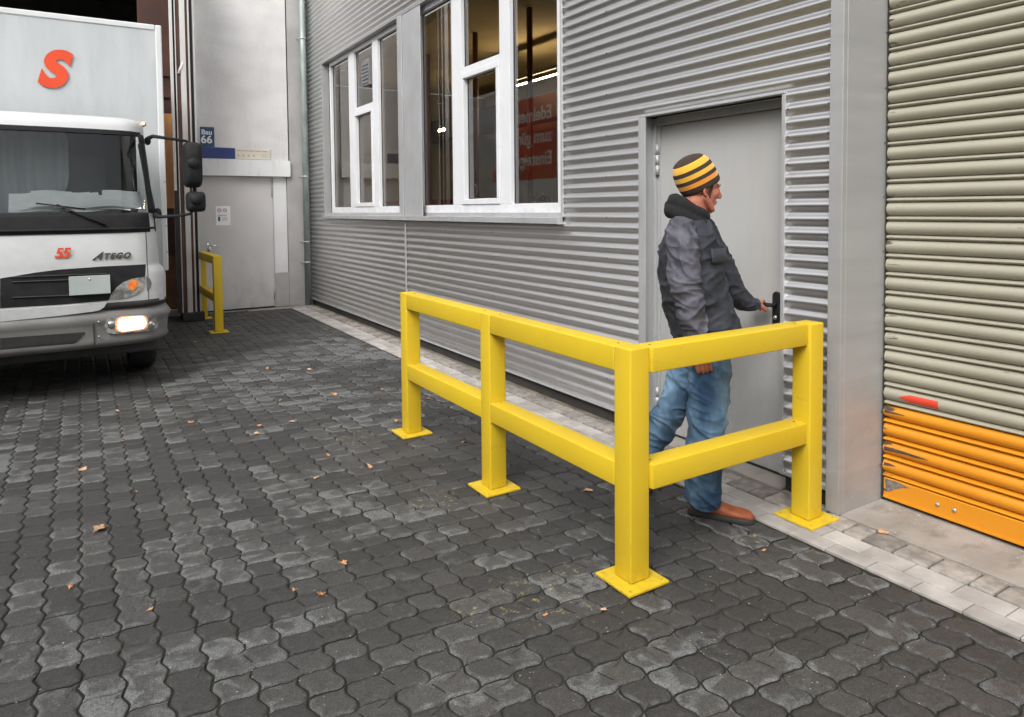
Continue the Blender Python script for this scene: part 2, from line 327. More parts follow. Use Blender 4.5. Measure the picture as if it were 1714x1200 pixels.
grime(M['truckwhite'], (0.27, 0.26, 0.245), 0.7, 1.7, 0.5, (6, 6, 9), (0.42, 0.75)); grime(M['boxwhite'], (0.30, 0.31, 0.31), 1.0, 6.0, 0.55, (5, 5, 1.4), (0.50, 0.74)); grime(M['boxwhite'], (0.25, 0.26, 0.26), 1.0, 8.0, 0.5, (26, 26, 22), (0.64, 0.72))
grime(M['upvc'], (0.42, 0.41, 0.39), 1.5, 1.75, 0.5, (10, 10, 14), (0.42, 0.68)); grime(M['bumper'], (0.24, 0.225, 0.20), 0.3, 0.9, 0.5, (10, 10, 10), (0.45, 0.7))
grime(M['flash'], (0.27, 0.26, 0.25), 0.0, 6.0, 0.5, (8, 8, 2.0), (0.50, 0.74)); grime(M['concrete'], (0.10, 0.085, 0.07), -1, 1, 1.2, (5, 9, 5), (0.52, 0.70))
# =================================================================== GROUND
def paver_mat():
    m, nt, b = newmat('dark_pavers'); L = nt.links.new
    at = N(nt, 'ShaderNodeAttribute', attribute_name='pv'); sp = N(nt, 'ShaderNodeSeparateColor'); L(at.outputs['Color'], sp.inputs[0])
    tc = N(nt, 'ShaderNodeTexCoord')
    def noi(sc, det=5, rough=0.55, st=None, dist=0.0):
        n = N(nt, 'ShaderNodeTexNoise'); n.inputs['Scale'].default_value = sc; n.inputs['Detail'].default_value = det; n.inputs['Roughness'].default_value = rough
        n.inputs['Distortion'].default_value = dist
        if st:
            mp = N(nt, 'ShaderNodeMapping'); mp.inputs['Scale'].default_value = st; L(tc.outputs['Object'], mp.inputs[0]); L(mp.outputs[0], n.inputs['Vector'])
        else: L(tc.outputs['Object'], n.inputs['Vector'])
        return n.outputs['Fac']
    def mth(op, a, bb, c=None):
        n = N(nt, 'ShaderNodeMath', operation=op)
        for i, v in enumerate((a, bb, c)):
            if v is None: continue
            if isinstance(v, (int, float)): n.inputs[i].default_value = v
            else: L(v, n.inputs[i])
        return n.outputs[0]
    def rng(v, a, bb, c=0.0, d=1.0):
        n = N(nt, 'ShaderNodeMapRange'); n.interpolation_type = 'SMOOTHSTEP'; L(v, n.inputs[0])
        n.inputs[1].default_value = a; n.inputs[2].default_value = bb; n.inputs[3].default_value = c; n.inputs[4].default_value = d; return n.outputs[0]
    # dry = bloom spreading from stone edges where the surface has dried
    v = mth('MULTIPLY', sp.outputs[0], 1.0)                     # dryness of the stone
    e = mth('MULTIPLY', sp.outputs[1], 0.24)                    # edge of the stone
    n1 = mth('MULTIPLY', mth('SUBTRACT', noi(10, 5, 0.6, dist=0.9), 0.5), 2.1)
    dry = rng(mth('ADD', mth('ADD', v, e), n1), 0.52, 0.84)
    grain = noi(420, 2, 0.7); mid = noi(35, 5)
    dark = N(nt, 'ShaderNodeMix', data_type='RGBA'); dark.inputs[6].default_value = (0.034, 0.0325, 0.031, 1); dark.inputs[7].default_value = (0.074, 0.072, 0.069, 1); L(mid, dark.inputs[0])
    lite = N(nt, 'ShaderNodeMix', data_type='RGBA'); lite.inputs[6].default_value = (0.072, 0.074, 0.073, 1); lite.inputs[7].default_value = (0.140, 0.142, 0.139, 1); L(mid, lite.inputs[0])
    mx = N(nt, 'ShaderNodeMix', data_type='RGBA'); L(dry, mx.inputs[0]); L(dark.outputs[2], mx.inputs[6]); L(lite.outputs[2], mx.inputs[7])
    # speckle of pale grit
    g = rng(noi(240, 2, 0.5), 0.70, 0.76)
    g2 = mth('MULTIPLY', rng(noi(520, 2, 0.7), 0.3, 0.72, 0.6, 1.45), rng(noi(150, 3, 0.7), 0.32, 0.70, 0.62, 1.42))
    mg = N(nt, 'ShaderNodeMix', data_type='RGBA'); L(mth('MULTIPLY', g, 0.55), mg.inputs[0]); L(mx.outputs[2], mg.inputs[6]); mg.inputs[7].default_value = (0.26, 0.25, 0.22, 1)
    hv = N(nt, 'ShaderNodeHueSaturation'); L(mg.outputs[2], hv.inputs['Color']); L(mth('MULTIPLY', g2, rng(sp.outputs[2], 0, 1, 0.74, 1.28)), hv.inputs['Value'])
    eg = mth('GREATER_THAN', sp.outputs[1], 1.5); md = N(nt, 'ShaderNodeMix', data_type='RGBA'); L(eg, md.inputs[0]); L(hv.outputs[0], md.inputs[6]); md.inputs[7].default_value = (0.008, 0.008, 0.007, 1); hv = md; hvo = md.outputs[2]
    # old splashes of yellow paint
    sx = N(nt, 'ShaderNodeSeparateXYZ'); L(tc.outputs['Object'], sx.inputs[0])
    def blob(x, y, rx, ry):
        a = mth('POWER', mth('MULTIPLY', mth('SUBTRACT', sx.outputs[0], x), 1/rx), 2.0)
        c = mth('POWER', mth('MULTIPLY', mth('SUBTRACT', sx.outputs[1], y), 1/ry), 2.0)
        return rng(mth('ADD', a, c), 0.0, 1.0, 1.0, 0.0)
    bl = None
    for q in PAINT:
        o = blob(*q); bl = o if bl is None else mth('MAXIMUM', bl, o)
    pt = mth('MULTIPLY', rng(noi(26, 6, 0.75), 0.57, 0.64), bl)
    my = N(nt, 'ShaderNodeMix', data_type='RGBA'); L(mth('MULTIPLY', pt, 0.75), my.inputs[0]); L(hvo, my.inputs[6]); my.inputs[7].default_value = (0.42, 0.36, 0.14, 1)
    L(my.outputs[2], b.inputs['Base Color'])
    L(rng(dry, 0, 1, 0.58, 0.85), b.inputs['Roughness']); b.inputs['Specular IOR Level'].default_value = 0.4
    bp = N(nt, 'ShaderNodeBump'); bp.inputs['Strength'].default_value = 0.7; bp.inputs['Distance'].default_value = 0.005
    L(mth('ADD', mth('ADD', grain, noi(130, 4, 0.7)), mth('MULTIPLY', mid, 2.0)), bp.inputs['Height']); L(bp.outputs[0], b.inputs['Normal'])
    return m
PAINT = [(*gnd(850, 1000)[:2], 0.34, 0.20), (*gnd(930, 1018)[:2], 0.22, 0.14), (*gnd(730, 838)[:2], 0.2, 0.22), (*gnd(590, 731)[:2], 0.22, 0.3), (*gnd(1260, 905)[:2], 0.12, 0.1), (*gnd(940, 965)[:2], 0.25, 0.12)]
def build_paving():
    A = 0.1255; B = 0.125; AX = 0.0105; AY = 0.012
    X0 = 0.077; Y0 = 2.965; XMAX = 2.862
    i0, i1 = -34, int((XMAX-X0)/A)+1; j0, j1 = -30, 69
    # decide dominoes
    used = set(); stones = []
    rnd = random.Random(3)
    for j in range(j0, j1):
        for i in range(i0, i1):
            if (i, j) in used: continue
            x = X0+i*A
            n = noise.noise(Vector((i*0.11, j*0.07, 3.3)))
            vert = (x < 0.35 + n*0.5) or (x > 2.15+n*0.6)
            if vert:
                if (j + i) % 2 == 0 and (i, j+1) not in used and rnd.random() < 0.35: c = [(i, j), (i, j+1)]
                else: c = [(i, j)]
            else:
                if (i + j) % 2 == 0 and (i+1, j) not in used and i+1 < i1 and rnd.random() < 0.6: c = [(i, j), (i+1, j)]
                else: c = [(i, j)]
            for q in c: used.add(q)
            stones.append(c)
    K = 7
    def gx(i, y): # vertical joint x at y (chevron)
        t = ((y-Y0)/B) % 1.0
        tri = 4*abs(t-0.5)-1
        s_ = (4*t if t < .25 else 2-4*t if t < .75 else 4*t-4); return X0+i*A + AX*(0.55*s_+0.45*math.sin(2*PI*t))
    def gy(j, x):
        t = (x-X0)/A*2*PI
        return Y0+j*B + AY*0.55*math.sin(t)+AY*0.25*math.sin(2*t+0.6)
    def ipt(i, j):
        x = X0+i*A; y = Y0+j*B
        for _ in range(4): x = gx(i, y); y = gy(j, x)
        return x, y
    verts = []; faces = []; cols = []
    bias = [(gnd(470, 590), .9, .30), (gnd(620, 585), .8, .45), (gnd(640, 600), .5, .3), (gnd(330, 640), .7, .18), (gnd(150, 680), .6, .14), (gnd(400, 700), .8, .10), (gnd(1180, 850), .5, .34), (gnd(950, 960), .5, .16), (gnd(1500, 1050), .6, .14), (gnd(1250, 1050), .6, .12), (gnd(560, 760), .9, -.10), (gnd(470, 545), .5, -.35), (gnd(700, 960), .5, -.12), (gnd(580, 620), .45, -.25), (gnd(200, 950), .7, .08)]
    for c in stones:
        ci, cj = c[0]; horiz = len(c) == 2 and c[1][0] != ci; vertc = len(c) == 2 and not horiz
        iR = ci + (2 if horiz else 1); jT = cj + (2 if vertc else 1)
        P = []
        # bottom edge (j=cj) from ci to iR
        def along_y(j, ia, ib):
            (xa, ya), (xb, yb) = ipt(ia, j), ipt(ib, j); n = K*abs(ib-ia)
            return [(xa+(xb-xa)*t/n, gy(j, xa+(xb-xa)*t/n)) for t in range(n)]
        def along_x(i, ja, jb):
            (xa, ya), (xb, yb) = ipt(i, ja), ipt(i, jb); n = K*abs(jb-ja)
            return [(gx(i, ya+(yb-ya)*t/n), ya+(yb-ya)*t/n) for t in range(n)]
        P = along_y(cj, ci, iR) + along_x(iR, cj, jT) + along_y(jT, iR, ci) + along_x(ci, jT, cj)
        cx = sum(p[0] for p in P)/len(P); cy = sum(p[1] for p in P)/len(P)
        if cx > XMAX-0.01: continue
        P = [(min(p[0], XMAX), p[1]) for p in P]
        w = max(p[0] for p in P)-min(p[0] for p in P)
        if w < 0.03: continue
        n = len(P)
        rv = rnd.random(); dry = 0.36 + 0.42*(rv-0.5) + 0.45*noise.noise(Vector((cx*0.9, cy*0.7, 1.7))) + (0.22 if rnd.random() < 0.10 else 0)
        for g, s, k in bias: dry += k*math.exp(-((cx-g.x)**2+(cy-g.y)**2)/(2*(s*0.5)**2))
        if cy > 8.9: dry -= 0.25
        dry -= 0.03
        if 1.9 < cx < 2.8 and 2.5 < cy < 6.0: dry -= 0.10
        tx = rnd.gauss(0, 0.008); ty = rnd.gauss(0, 0.008); hz = rnd.gauss(0, 0.0012)
        if horiz:
            (sx_, sy0), (_, sy1) = ipt(ci+1, cj), ipt(ci+1, cj+1); ym = (sy0+sy1)/2; bs_ = len(verts)
            for (dx, dy) in ((-0.003, -0.03), (0.003, -0.03), (0.0035, 0.03), (-0.0025, 0.03)):
                verts.append((gx(ci+1, ym+dy)+dx, ym+dy, hz+0.0009+(gx(ci+1, ym+dy)+dx-cx)*tx+(ym+dy-cy)*ty)); cols.append((0, 2.0, 0, 1))
            faces.append((bs_, bs_+1, bs_+2, bs_+3))
        base = len(verts)
        hw = 0.5*w; hh = 0.5*(max(p[1] for p in P)-min(p[1] for p in P))
        # rings: offset in, z, edge
        nrm = []
        for k in range(n):
            a = P[k-1]; d = P[(k+1) % n]; tx_, ty_ = d[0]-a[0], d[1]-a[1]; l = math.hypot(tx_, ty_) or 1
            nrm.append((-ty_/l, tx_/l))
        for off, z, e in ((0.0034, -0.03, 2.0), (0.0036, -0.010, 2.0), (0.0058, -0.0042, 1.0), (0.0105, -0.0006, 1.0), (0.026, 0.0, 0.2)):
            for k in range(n):
                x = cx+(P[k][0]-cx)*(1-off/hw); y = cy+(P[k][1]-cy)*(1-off/hh)
                zz = z + (x-cx)*tx + (y-cy)*ty + hz
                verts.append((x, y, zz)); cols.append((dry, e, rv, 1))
        # spine for the middle: shrink to a smaller ring
        for k in range(n):
            x = cx+(P[k][0]-cx)*0.42; y = cy+(P[k][1]-cy)*0.42
            verts.append((x, y, hz+(x-cx)*tx+(y-cy)*ty+0.0002)); cols.append((dry, 0.0, rv, 1))
        for r in range(5):
            for k in range(n):
                k2 = (k+1) % n
                faces.append((base+r*n+k, base+r*n+k2, base+(r+1)*n+k2, base+(r+1)*n+k))
        faces.append(tuple(base+5*n+k for k in range(n)))
    me = bpy.data.meshes.new('paving'); me.from_pydata(verts, [], faces)
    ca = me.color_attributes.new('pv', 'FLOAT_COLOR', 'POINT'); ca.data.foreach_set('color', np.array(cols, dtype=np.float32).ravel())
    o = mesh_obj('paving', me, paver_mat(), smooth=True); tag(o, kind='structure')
    return stones, ipt
build_paving()
b = BM(); box(b, -60, 2.862, -40, 11.9, -0.35, -0.0085); tag(obj('ground', b, M['sand']), kind='structure')
b = BM(); box(b, -60, -4.22, -40, 11.9, -0.3, 0.0); box(b, -4.2, 2.86, -40, -0.82, -0.3, -0.001)
far_pave = pm('far_paving', (0.045, 0.043, 0.040), (0.09, 0.09, 0.088), 5, rough=0.6, bump=0.5, bscale=9)
tag(obj('yard_paving', b, far_pave), kind='structure')
b = BM(); box(b, 2.86, 60, -40, 11.9, -0.3, -0.012); tag(obj('kerb_bed', b, M['slab_joint']), kind='structure')
# pale brick strips
b = BM(); rnd = random.Random(5)
for r, (xa, xb) in enumerate(((2.868, 2.966), (2.971, 3.082))):
    y = -2.0 + r*0.09
    while y < 11.4:
        L = 0.196
        box(b, xa, xb, y, y+L-0.004, -0.03, 0.001+rnd.uniform(-0.0012, 0.0012), 0.0025, 1); y += L
tag(obj('kerb_strip', b, M['bricks']), kind='structure')
# setts: rounded concrete stones, each a small pillow
b = BM(); y = -2.0
while y < 11.5:
    L = rnd.choice((0.10, 0.15, 0.145, 0.16))
    if y > 2.6: L = 0.135
    box(b, 3.098, 3.243, y+0.004, y+L-0.004, -0.05, 0.004+rnd.uniform(-0.002, 0.002), 0.012, 3); y += L
o = obj('sett_row', b, M['setts'], smooth=True); tag(o, kind='structure')
b = BM(); box(b, 3.249, 4.2, -4, 2.44, -0.05, 0.006, 0.003, 1); box(b, 3.249, 3.52, 2.445, 3.62, -0.05, 0.018, 0.004, 1)
tag(obj('concrete_apron', b, M['concrete']), kind='structure')
b = BM(); box(b, 3.249, 3.42, 3.625, 11.5, -0.05, 0.002, 0.003, 1); tag(obj('dirt_strip', b, M['dirty_conc']), kind='structure')
b = BM(); box(b, 2.2, 3.24, 11.42, 11.66, -0.05, 0.004, 0.003, 1); box(b, 1.2, 2.19, 11.55, 11.66, -0.05, 0.003, 0.003, 1)
tag(obj('threshold', b, M['concrete']), kind='structure')

# =================================================================== CLAD BUILDING ON THE RIGHT
XW = 3.27
fb = empty('workshop_building', (3.6, 6.0, 0), 'silver corrugated metal workshop building with white windows, grey door and roller shutter', 'building')
PIT = 0.0742; AMP = 0.0112
def sheet(name, y0, y1, z0, z1, x=XW):
    b = BM(); nz = int((z1-z0)/PIT*12)+1
    r = []
    for k in range(nz+1):
        z = z0+(z1-z0)*k/nz
        xx = x - AMP*math.cos((z-0.10)/PIT*2*PI)
        r.append((b.verts.new((xx, y0, z)), b.verts.new((xx, y1, z))))
    for k in range(nz): b.faces.new((r[k][0], r[k][1], r[k+1][1], r[k+1][0]))
    o = obj(name, b, M['clad'], fb, smooth=True)
    return o
TOPZ = 6.6
WZ0, WZ1 = 1.47, 3.86
sheet('cladding', 4.50, 7.655, 0.115, WZ0)
sheet('cladding', 7.665, 11.69, 0.115, WZ0)
sheet('cladding', 10.86, 11.69, WZ0, WZ1)
sheet('cladding', 4.50, 11.69, WZ1, TOPZ)
sheet('cladding', 3.60, 4.50, 0.115, 2.19)
sheet('cladding', 2.16, 4.50, 2.19, TOPZ)
sheet('cladding', 2.16, 2.455, 0.115, 2.19)
# bottom drip trims, vertical seam, door and window flashings
def part(name, mat, *boxes, bev=0.0015, parent=None, smooth=False):
    b = BM()
    for q in boxes: box(b, *q, bev, 1)
    return obj(name, b, mat, parent or fb, smooth)
part('drip_trim', M['flash'], (3.252, 3.30, 3.605, 11.69, 0.098, 0.113)); part('drip_trim', M['flash'], (3.252, 3.30, 2.165, 2.45, 0.098, 0.113))
part('seam_strip', M['flash'], (3.255, 3.262, 7.642, 7.678, 0.12, WZ0-0.03))
part('door_flashing', M['flash'], (3.251, 3.262, 3.535, 3.602, 0.10, 2.189), (3.251, 3.30, 2.44, 3.602, 2.190, 2.199), (3.262, 3.40, 2.443, 2.456, 0.10, 2.189), (3.254, 3.262, 2.440, 2.462, 0.10, 2.1885))
part('window_flashing', M['flash'], (3.251, 3.268, 4.488, 4.512, WZ0, WZ1), (3.268, 3.37, 10.85, 10.862, WZ0, WZ1), (3.256, 3.268, 10.848, 10.872, WZ0, WZ1), (3.256, 3.37, 4.515, 10.848, WZ1-0.006, WZ1+0.01))
# wall body behind the sheets
b = BM()
box(b, 3.285, 3.43, 4.515, 11.72, 0.0, WZ0-0.01); box(b, 3.285, 3.43, 4.515, 11.72, WZ1+0.012, TOPZ); box(b, 3.285, 3.43, 10.865, 11.72, WZ0-0.008, WZ1+0.01)
box(b, 3.285, 3.43, 3.605, 4.512, 0.0, 2.2); box(b, 3.285, 3.43, 2.17, 4.512, 2.202, TOPZ-0.002); box(b, 3.285, 3.43, 2.17, 2.44, 0.0, 2.2)
obj('wall', b, M['base_dark'], fb)
# screws of the cladding
pts = []
def zc(k): return 0.10+PIT*k   # crest heights (towards the yard)
for k in range(1, 42, 2):
    z = zc(k)
    pts += [(XW-AMP-0.001, 2.185, z)]
    if z < 2.15: pts += [(XW-AMP-0.001, 2.425, z)]
for k in range(19, 42, 2): pts.append((XW-AMP-0.001, 4.47, zc(k)))
for k in range(3, 40, 4):
    z = zc(k)
    pts.append((XW-AMP-0.001, 3.95 if z > 2.25 or True else 0, z))
for k in range(1, 19, 4):
    for y in (5.6, 6.6, 8.7, 9.8): pts.append((XW-AMP-0.001, y, zc(k)))
screws('screw', pts, M['screw'], fb, 0, 0.0068)

# ---- windows
XG = 3.375
def wy(px): return onX(px, 330, XG).y
def window(name, yl, yr, m1, m2, zb, zt, ztr, label):
    """yl > yr (left edge is farther). m1,m2: mullion y pairs"""
    b = BM(); fx0, fx1 = XG-0.045, XG+0.03; w = 0.05; g = 0.001
    box(b, fx0, fx1, yr, yl, zb, zb+0.085, 0.004)                       # sill rail
    box(b, fx0, fx1, yr, yl, zt-0.06, zt, 0.004)
    box(b, fx0, fx1, yl-w, yl, zb+0.085, zt-0.06, 0.004); box(b, fx0, fx1, yr, yr+w, zb+0.085, zt-0.06, 0.004)
    for (a, c) in (m1, m2): box(b, fx0, fx1, a, c, zb+0.085, zt-0.06, 0.004)
    # casement between the mullions : transom and inner sash
    a = m2[1]; c = m1[0]
    box(b, fx0, fx1, a+g, c-g, ztr, ztr+0.06, 0.004)
    sx0, sx1 = fx0-0.012, fx1-0.02; s = 0.055
    box(b, sx0, sx1, a+g*2, c-g*2, zb+0.086, zb+0.086+s, 0.005); box(b, sx0, sx1, a+g*2, c-g*2, ztr-s-0.001, ztr-0.001, 0.005)
    box(b, sx0, sx1, a+g*2, a+s, zb+0.086+s, ztr-s-0.001, 0.005); box(b, sx0, sx1, c-s, c-g*2, zb+0.086+s, ztr-s-0.001, 0.005)
    fr = obj(name, b, M['upvc'], fb)
    def pane(y0, y1, z0, z1):
        b = BM(); v = [b.verts.new(p) for p in ((XG, y0, z0), (XG, y1, z0), (XG, y1, z1), (XG, y0, z1))]; b.faces.new(v)
        o = obj('pane', b, M['glass']); o.parent = fr; face_to(o, Vector((-1, 0, 0)))
        o.matrix_parent_inverse = fr.matrix_world.inverted() if False else Matrix.Identity(4)
        o.matrix_parent_inverse = Matrix.Identity(4)
        b = BM(); e = 0.008
        for q in ((XG-0.004, XG+0.004, y0-.001, y1+.001, z0-.001, z0+e), (XG-0.004, XG+0.004, y0-.001, y1+.001, z1-e, z1+.001), (XG-0.004, XG+0.004, y0-.001, y0+e, z0+e, z1-e), (XG-0.004, XG+0.004, y1-e, y1+.001, z0+e, z1-e)): box(b, *q)
        k = obj('gasket', b, M['rubber']); k.parent = fr
    zb2, zt2 = zb+0.085, zt-0.06
    pane(m1[1], yl-w, zb2, zt2); pane(yr+w, m2[0], zb2, zt2)
    pane(a+s, c-s, zb2+s, ztr-s); pane(a, c, ztr+0.06, zt2)
    return fr
# parent handling: the frame mesh is built in world coordinates under the building Empty
y = wy
w1 = window('window', wy(560), wy(668)-0.25, (wy(601), wy(592)), (wy(641)+0.0, wy(632)), 1.54, WZ1-0.01, 2.95, '')
w2 = window('window', wy(712)+0.05, wy(940)-0.06, (wy(781), wy(765)), (wy(862), wy(845)), 1.54, WZ1-0.01, 2.95, '')
# sill
part('window_sill', M['flash'], (3.215, XG-0.05, 4.50, 10.86, 1.497, 1.505), (3.208, 3.216, 4.50, 10.86, 1.455, 1.505), (XG-0.05, XG-0.044, 4.50, 10.86, 1.497, 1.54), (3.205, 3.30, 4.488, 4.4995, 1.452, 1.512))
# pier between the windows
yp0 = onX(705, 200, 3.262).y; yp1 = onX(668, 200, 3.262).y
part('window_pier', M['flash'], (3.262, 3.272, yp0, yp1-0.13, 1.506, WZ1-0.008), (3.2725, XG+0.02, wy(712)+0.052, yp1-0.13, 1.5065, WZ1-0.009), (3.248, 3.262, yp1-0.13, yp1, 1.506, WZ1-0.008), bev=0.003)
screws('screw', [(3.246, yp1-0.02, z) for z in np.arange(1.62, 3.8, 0.27)], M['screw'], fb, 0, 0.006)
# louvre in the left window and white window handle
c = onX(615, 122, 3.33)
b = BM(); box(b, 3.30, 3.36, c.y-0.13, c.y+0.13, c.z-0.17, c.z+0.17, 0.006)
for k in range(6): box(b, 3.288, 3.299, c.y-0.115, c.y+0.115, c.z-0.14+k*0.047, c.z-0.108+k*0.047, 0.003, 1)
M['louvre'] = pm('grey_louvre', (0.16, 0.165, 0.17), (0.2, 0.2, 0.2), 5, rough=0.5)
o = obj('vent_louvre', b, M['louvre']); o.parent = w1
c = onX(796, 322, 3.44); b = BM(); tube(b, [(3.42, c.y, c.z-0.06), (3.44, c.y-0.02, c.z-0.0), (3.45, c.y-0.0, c.z+0.07), (3.42, c.y+0.03, c.z+0.09)], 0.011, 10)
o = obj('window_handle', b, M['upvc'], smooth=True); o.parent = w2

# ---- steel door in its reveal
XD = 3.40
dr = part('door', M['door'], (XD, XD+0.05, 2.50, 3.555, 0.035, 2.135), bev=0.003)
def sub(name, bm, mat, parent, smooth=False):
    o = obj(name, bm, mat, None, smooth); o.parent = parent; return o
b = BM(); box(b, XD-0.035, XD+0.06, 3.558, 3.60, 0.02, 2.185, 0.003); box(b, XD-0.015, XD+0.06, 3.535, 3.5575, 0.02, 2.137, 0.002); box(b, XD-0.035, XD+0.06, 2.456, 3.557, 2.138, 2.186, 0.003); box(b, XD-0.03, XD+0.06, 2.457, 2.498, 0.02, 2.137, 0.003); box(b, 3.263, XD-0.036, 3.585, 3.60, 0.02, 2.189, 0.001)
sub('door_frame', b, M['doorframe'], dr)
for z0, z1 in ((1.80, 2.01), (0.13, 0.33)):
    b = BM()
    for a, c in ((0, .32), (.34, .66), (.68, 1)): tube(b, [(3.372, 3.545, z0+(z1-z0)*a), (3.372, 3.545, z0+(z1-z0)*c)], 0.013, 12)
    sub('hinge', b, M['flash'], dr, True)
hp = onX(1300, 512, XD-0.006); HY, HZ = hp.y, hp.z+0.005
b = BM(); rg = []
for xx, sc in ((XD-0.001, 1.0), (XD-0.010, 1.0), (XD-0.014, 0.86)):
    rg.append([Vector((xx, HY+0.027*sc*math.cos(2*PI*k/36), (1.062 if k < 18 else 0.875)+0.027*sc*math.sin(2*PI*k/36))) for k in range(36)])
loft(b, rg)
pl = sub('lock_plate', b, M['black'], dr, False)
b = BM(); tube(b, [(XD-0.012, HY, HZ), (XD-0.055, HY, HZ+0.003)], 0.011, 12); tube(b, [(XD-0.055, HY-0.008, HZ+0.003), (XD-0.058, HY+0.05, HZ+0.002), (XD-0.052, HY+0.13, HZ-0.002)], [0.012, 0.012, 0.0105], 12)
sub('door_handle', b, M['black'], dr, True)
b = BM(); tube(b, [(XD-0.001, HY, 0.94), (XD-0.024, HY, 0.94)], 0.012, 14); sub('lock_cylinder', b, M['chrome'], dr, True)
part('threshold_plate', M['rubber'], (XD+0.002, XD+0.05, 2.50, 3.555, 0.019, 0.034))

# ---- pier cover and roller shutter
part('corner_pier', M['pier'], (3.226, 3.262, 2.085, 2.158, 0.007, TOPZ), (3.262, 3.604, 2.085, 2.158, 0.007, TOPZ), bev=0.002)
part('pier_fold', M['pier'], (3.2265, 3.255, 2.0835, 2.0848, 0.008, TOPZ-0.01), bev=0.0003)
screws('screw', [(3.592, 2.082, z) for z in np.arange(0.2, 5.0, 0.285)], M['screw'], fb, 1, 0.006)
YR1 = 2.072
def shutter(z0, z1):
    b = BM(); prof = []; z = z0; P = 0.0975
    while z < z1-1e-6:
        # small rib then big rib
        for t in range(0, 8): a = t/7.0; prof.append((3.614-0.017*math.sin(PI*a)**0.8, z+0.021*a))
        prof.append((3.624, z+0.0225)); prof.append((3.624, z+0.0260))
        for t in range(0, 15): a = t/14.0; prof.append((3.613-0.019*math.sin(PI*a)**0.75, z+0.028+0.064*a))
        prof.append((3.623, z+0.0945))
        z += P
    V = [(b.verts.new((x, YR1, zz)), b.verts.new((x, 0.9, zz)), b.verts.new((x, -1.5, zz))) for x, zz in prof]
    for k in range(len(V)-1):
        for q in range(2): b.faces.new((V[k][q], V[k][q+1], V[k+1][q+1], V[k+1][q]))
    return b
def worn_shaded(name, c1, c2, wear_shade, gloss):
    m, nt, bs = newmat(name); L = nt.links.new
    tc = N(nt, 'ShaderNodeTexCoord'); mp = N(nt, 'ShaderNodeMapping'); mp.inputs['Scale'].default_value = (1, 0.8, 5); L(tc.outputs['Object'], mp.inputs[0])
    n = N(nt, 'ShaderNodeTexNoise'); n.inputs['Scale'].default_value = 7; n.inputs['Detail'].default_value = 6; L(mp.outputs[0], n.inputs['Vector'])
    n3 = N(nt, 'ShaderNodeTexNoise'); n3.inputs['Scale'].default_value = 2.2; n3.inputs['Detail'].default_value = 3; L(tc.outputs['Object'], n3.inputs['Vector'])
    mx = N(nt, 'ShaderNodeMix', data_type='RGBA'); mx.inputs[6].default_value = (*c1, 1); mx.inputs[7].default_value = (*c2, 1); L(n3.outputs['Fac'], mx.inputs[0])
    sx = N(nt, 'ShaderNodeSeparateXYZ'); L(tc.outputs['Object'], sx.inputs[0])
    # edge by the guide rail: scrapes, and slat-gap shade painted as dark spots
    e = N(nt, 'ShaderNodeMapRange'); L(sx.outputs[1], e.inputs[0]); e.inputs[1].default_value = 1.93; e.inputs[2].default_value = 2.07; e.inputs[3].default_value = 0; e.inputs[4].default_value = wear_shade
    ad = N(nt, 'ShaderNodeMath', operation='ADD'); L(n.outputs['Fac'], ad.inputs[0]); L(e.outputs[0], ad.inputs[1])
    th = N(nt, 'ShaderNodeMapRange'); L(ad.outputs[0], th.inputs[0]); th.inputs[1].default_value = 0.70; th.inputs[2].default_value = 0.76
    mw = N(nt, 'ShaderNodeMix', data_type='RGBA'); L(th.outputs[0], mw.inputs[0]); L(mx.outputs[2], mw.inputs[6]); mw.inputs[7].default_value = (0.055, 0.035, 0.028, 1)
    L(mw.outputs[2], bs.inputs['Base Color']); bs.inputs['Roughness'].default_value = gloss
    return m
M['cream'] = worn_shaded('cream_shutter', (0.37, 0.35, 0.275), (0.28, 0.26, 0.20), 0.07, 0.36)
M['yshut'] = worn_shaded('yellow_shutter', (0.66, 0.27, 0.012), (0.58, 0.205, 0.010), 0.12, 0.36)
rs = obj('roller_shutter', shutter(0.525, 0.525+0.0975*58), M['cream'], fb, smooth=True)
lo = sub('yellow_slats', shutter(0.135, 0.135+0.0975*4), M['yshut'], rs, True)
b = BM(); box(b, 3.598, 3.63, -1.5, YR1-0.004, 0.03, 0.1335, 0.004); box(b, 3.590, 3.599, -1.5, YR1-0.006, 0.026, 0.04, 0.002); sub('bottom_rail', b, M['yshut'], rs)
b = BM()
for q in (1.79, 1.71): tube(b, [(3.597, q, 0.085), (3.590, q, 0.085)], 0.009, 12)
sub('bolt', b, M['flash'], rs, True)
part('guide_rail', M['rubber'], (3.606, 3.66, 2.073, 2.084, 0.0, TOPZ))
part('shutter_backing', M['base_dark'], (3.64, 3.70, -1.5, 2.07, 0.0, TOPZ))
# red arrow lying over the big rib
def rib_x(z):
    k = ((z-0.135) % 0.0975); a = min(1, max(0, (k-0.028)/0.064)); return 3.613-0.019*math.sin(PI*a)**0.75
zb = 0.525+0.0975*0+0.028
ya, yb_ = onX(1504, 659, 3.594).y, onX(1570, 672, 3.594).y
zA = 0.525+0.028; 
b = BM(); rows = 8; colsn = 16
G = []
for i in range(rows+1):
    a = 0.12+0.66*i/rows; z = zA+0.064*a; x = 3.613-0.019*math.sin(PI*a)**0.75-0.0012
    tip = abs(i/rows-0.5)*2*0.055
    G.append([b.verts.new((x, (ya-tip)+(yb_-(ya-tip))*j/colsn, z)) for j in range(colsn+1)])
for i in range(rows):
    for j in range(colsn): b.faces.new((G[i][j], G[i][j+1], G[i+1][j+1], G[i+1][j]))
sub('red_arrow', b, pm('arrow_red', (0.62, 0.055, 0.03), rough=0.4), rs, True)

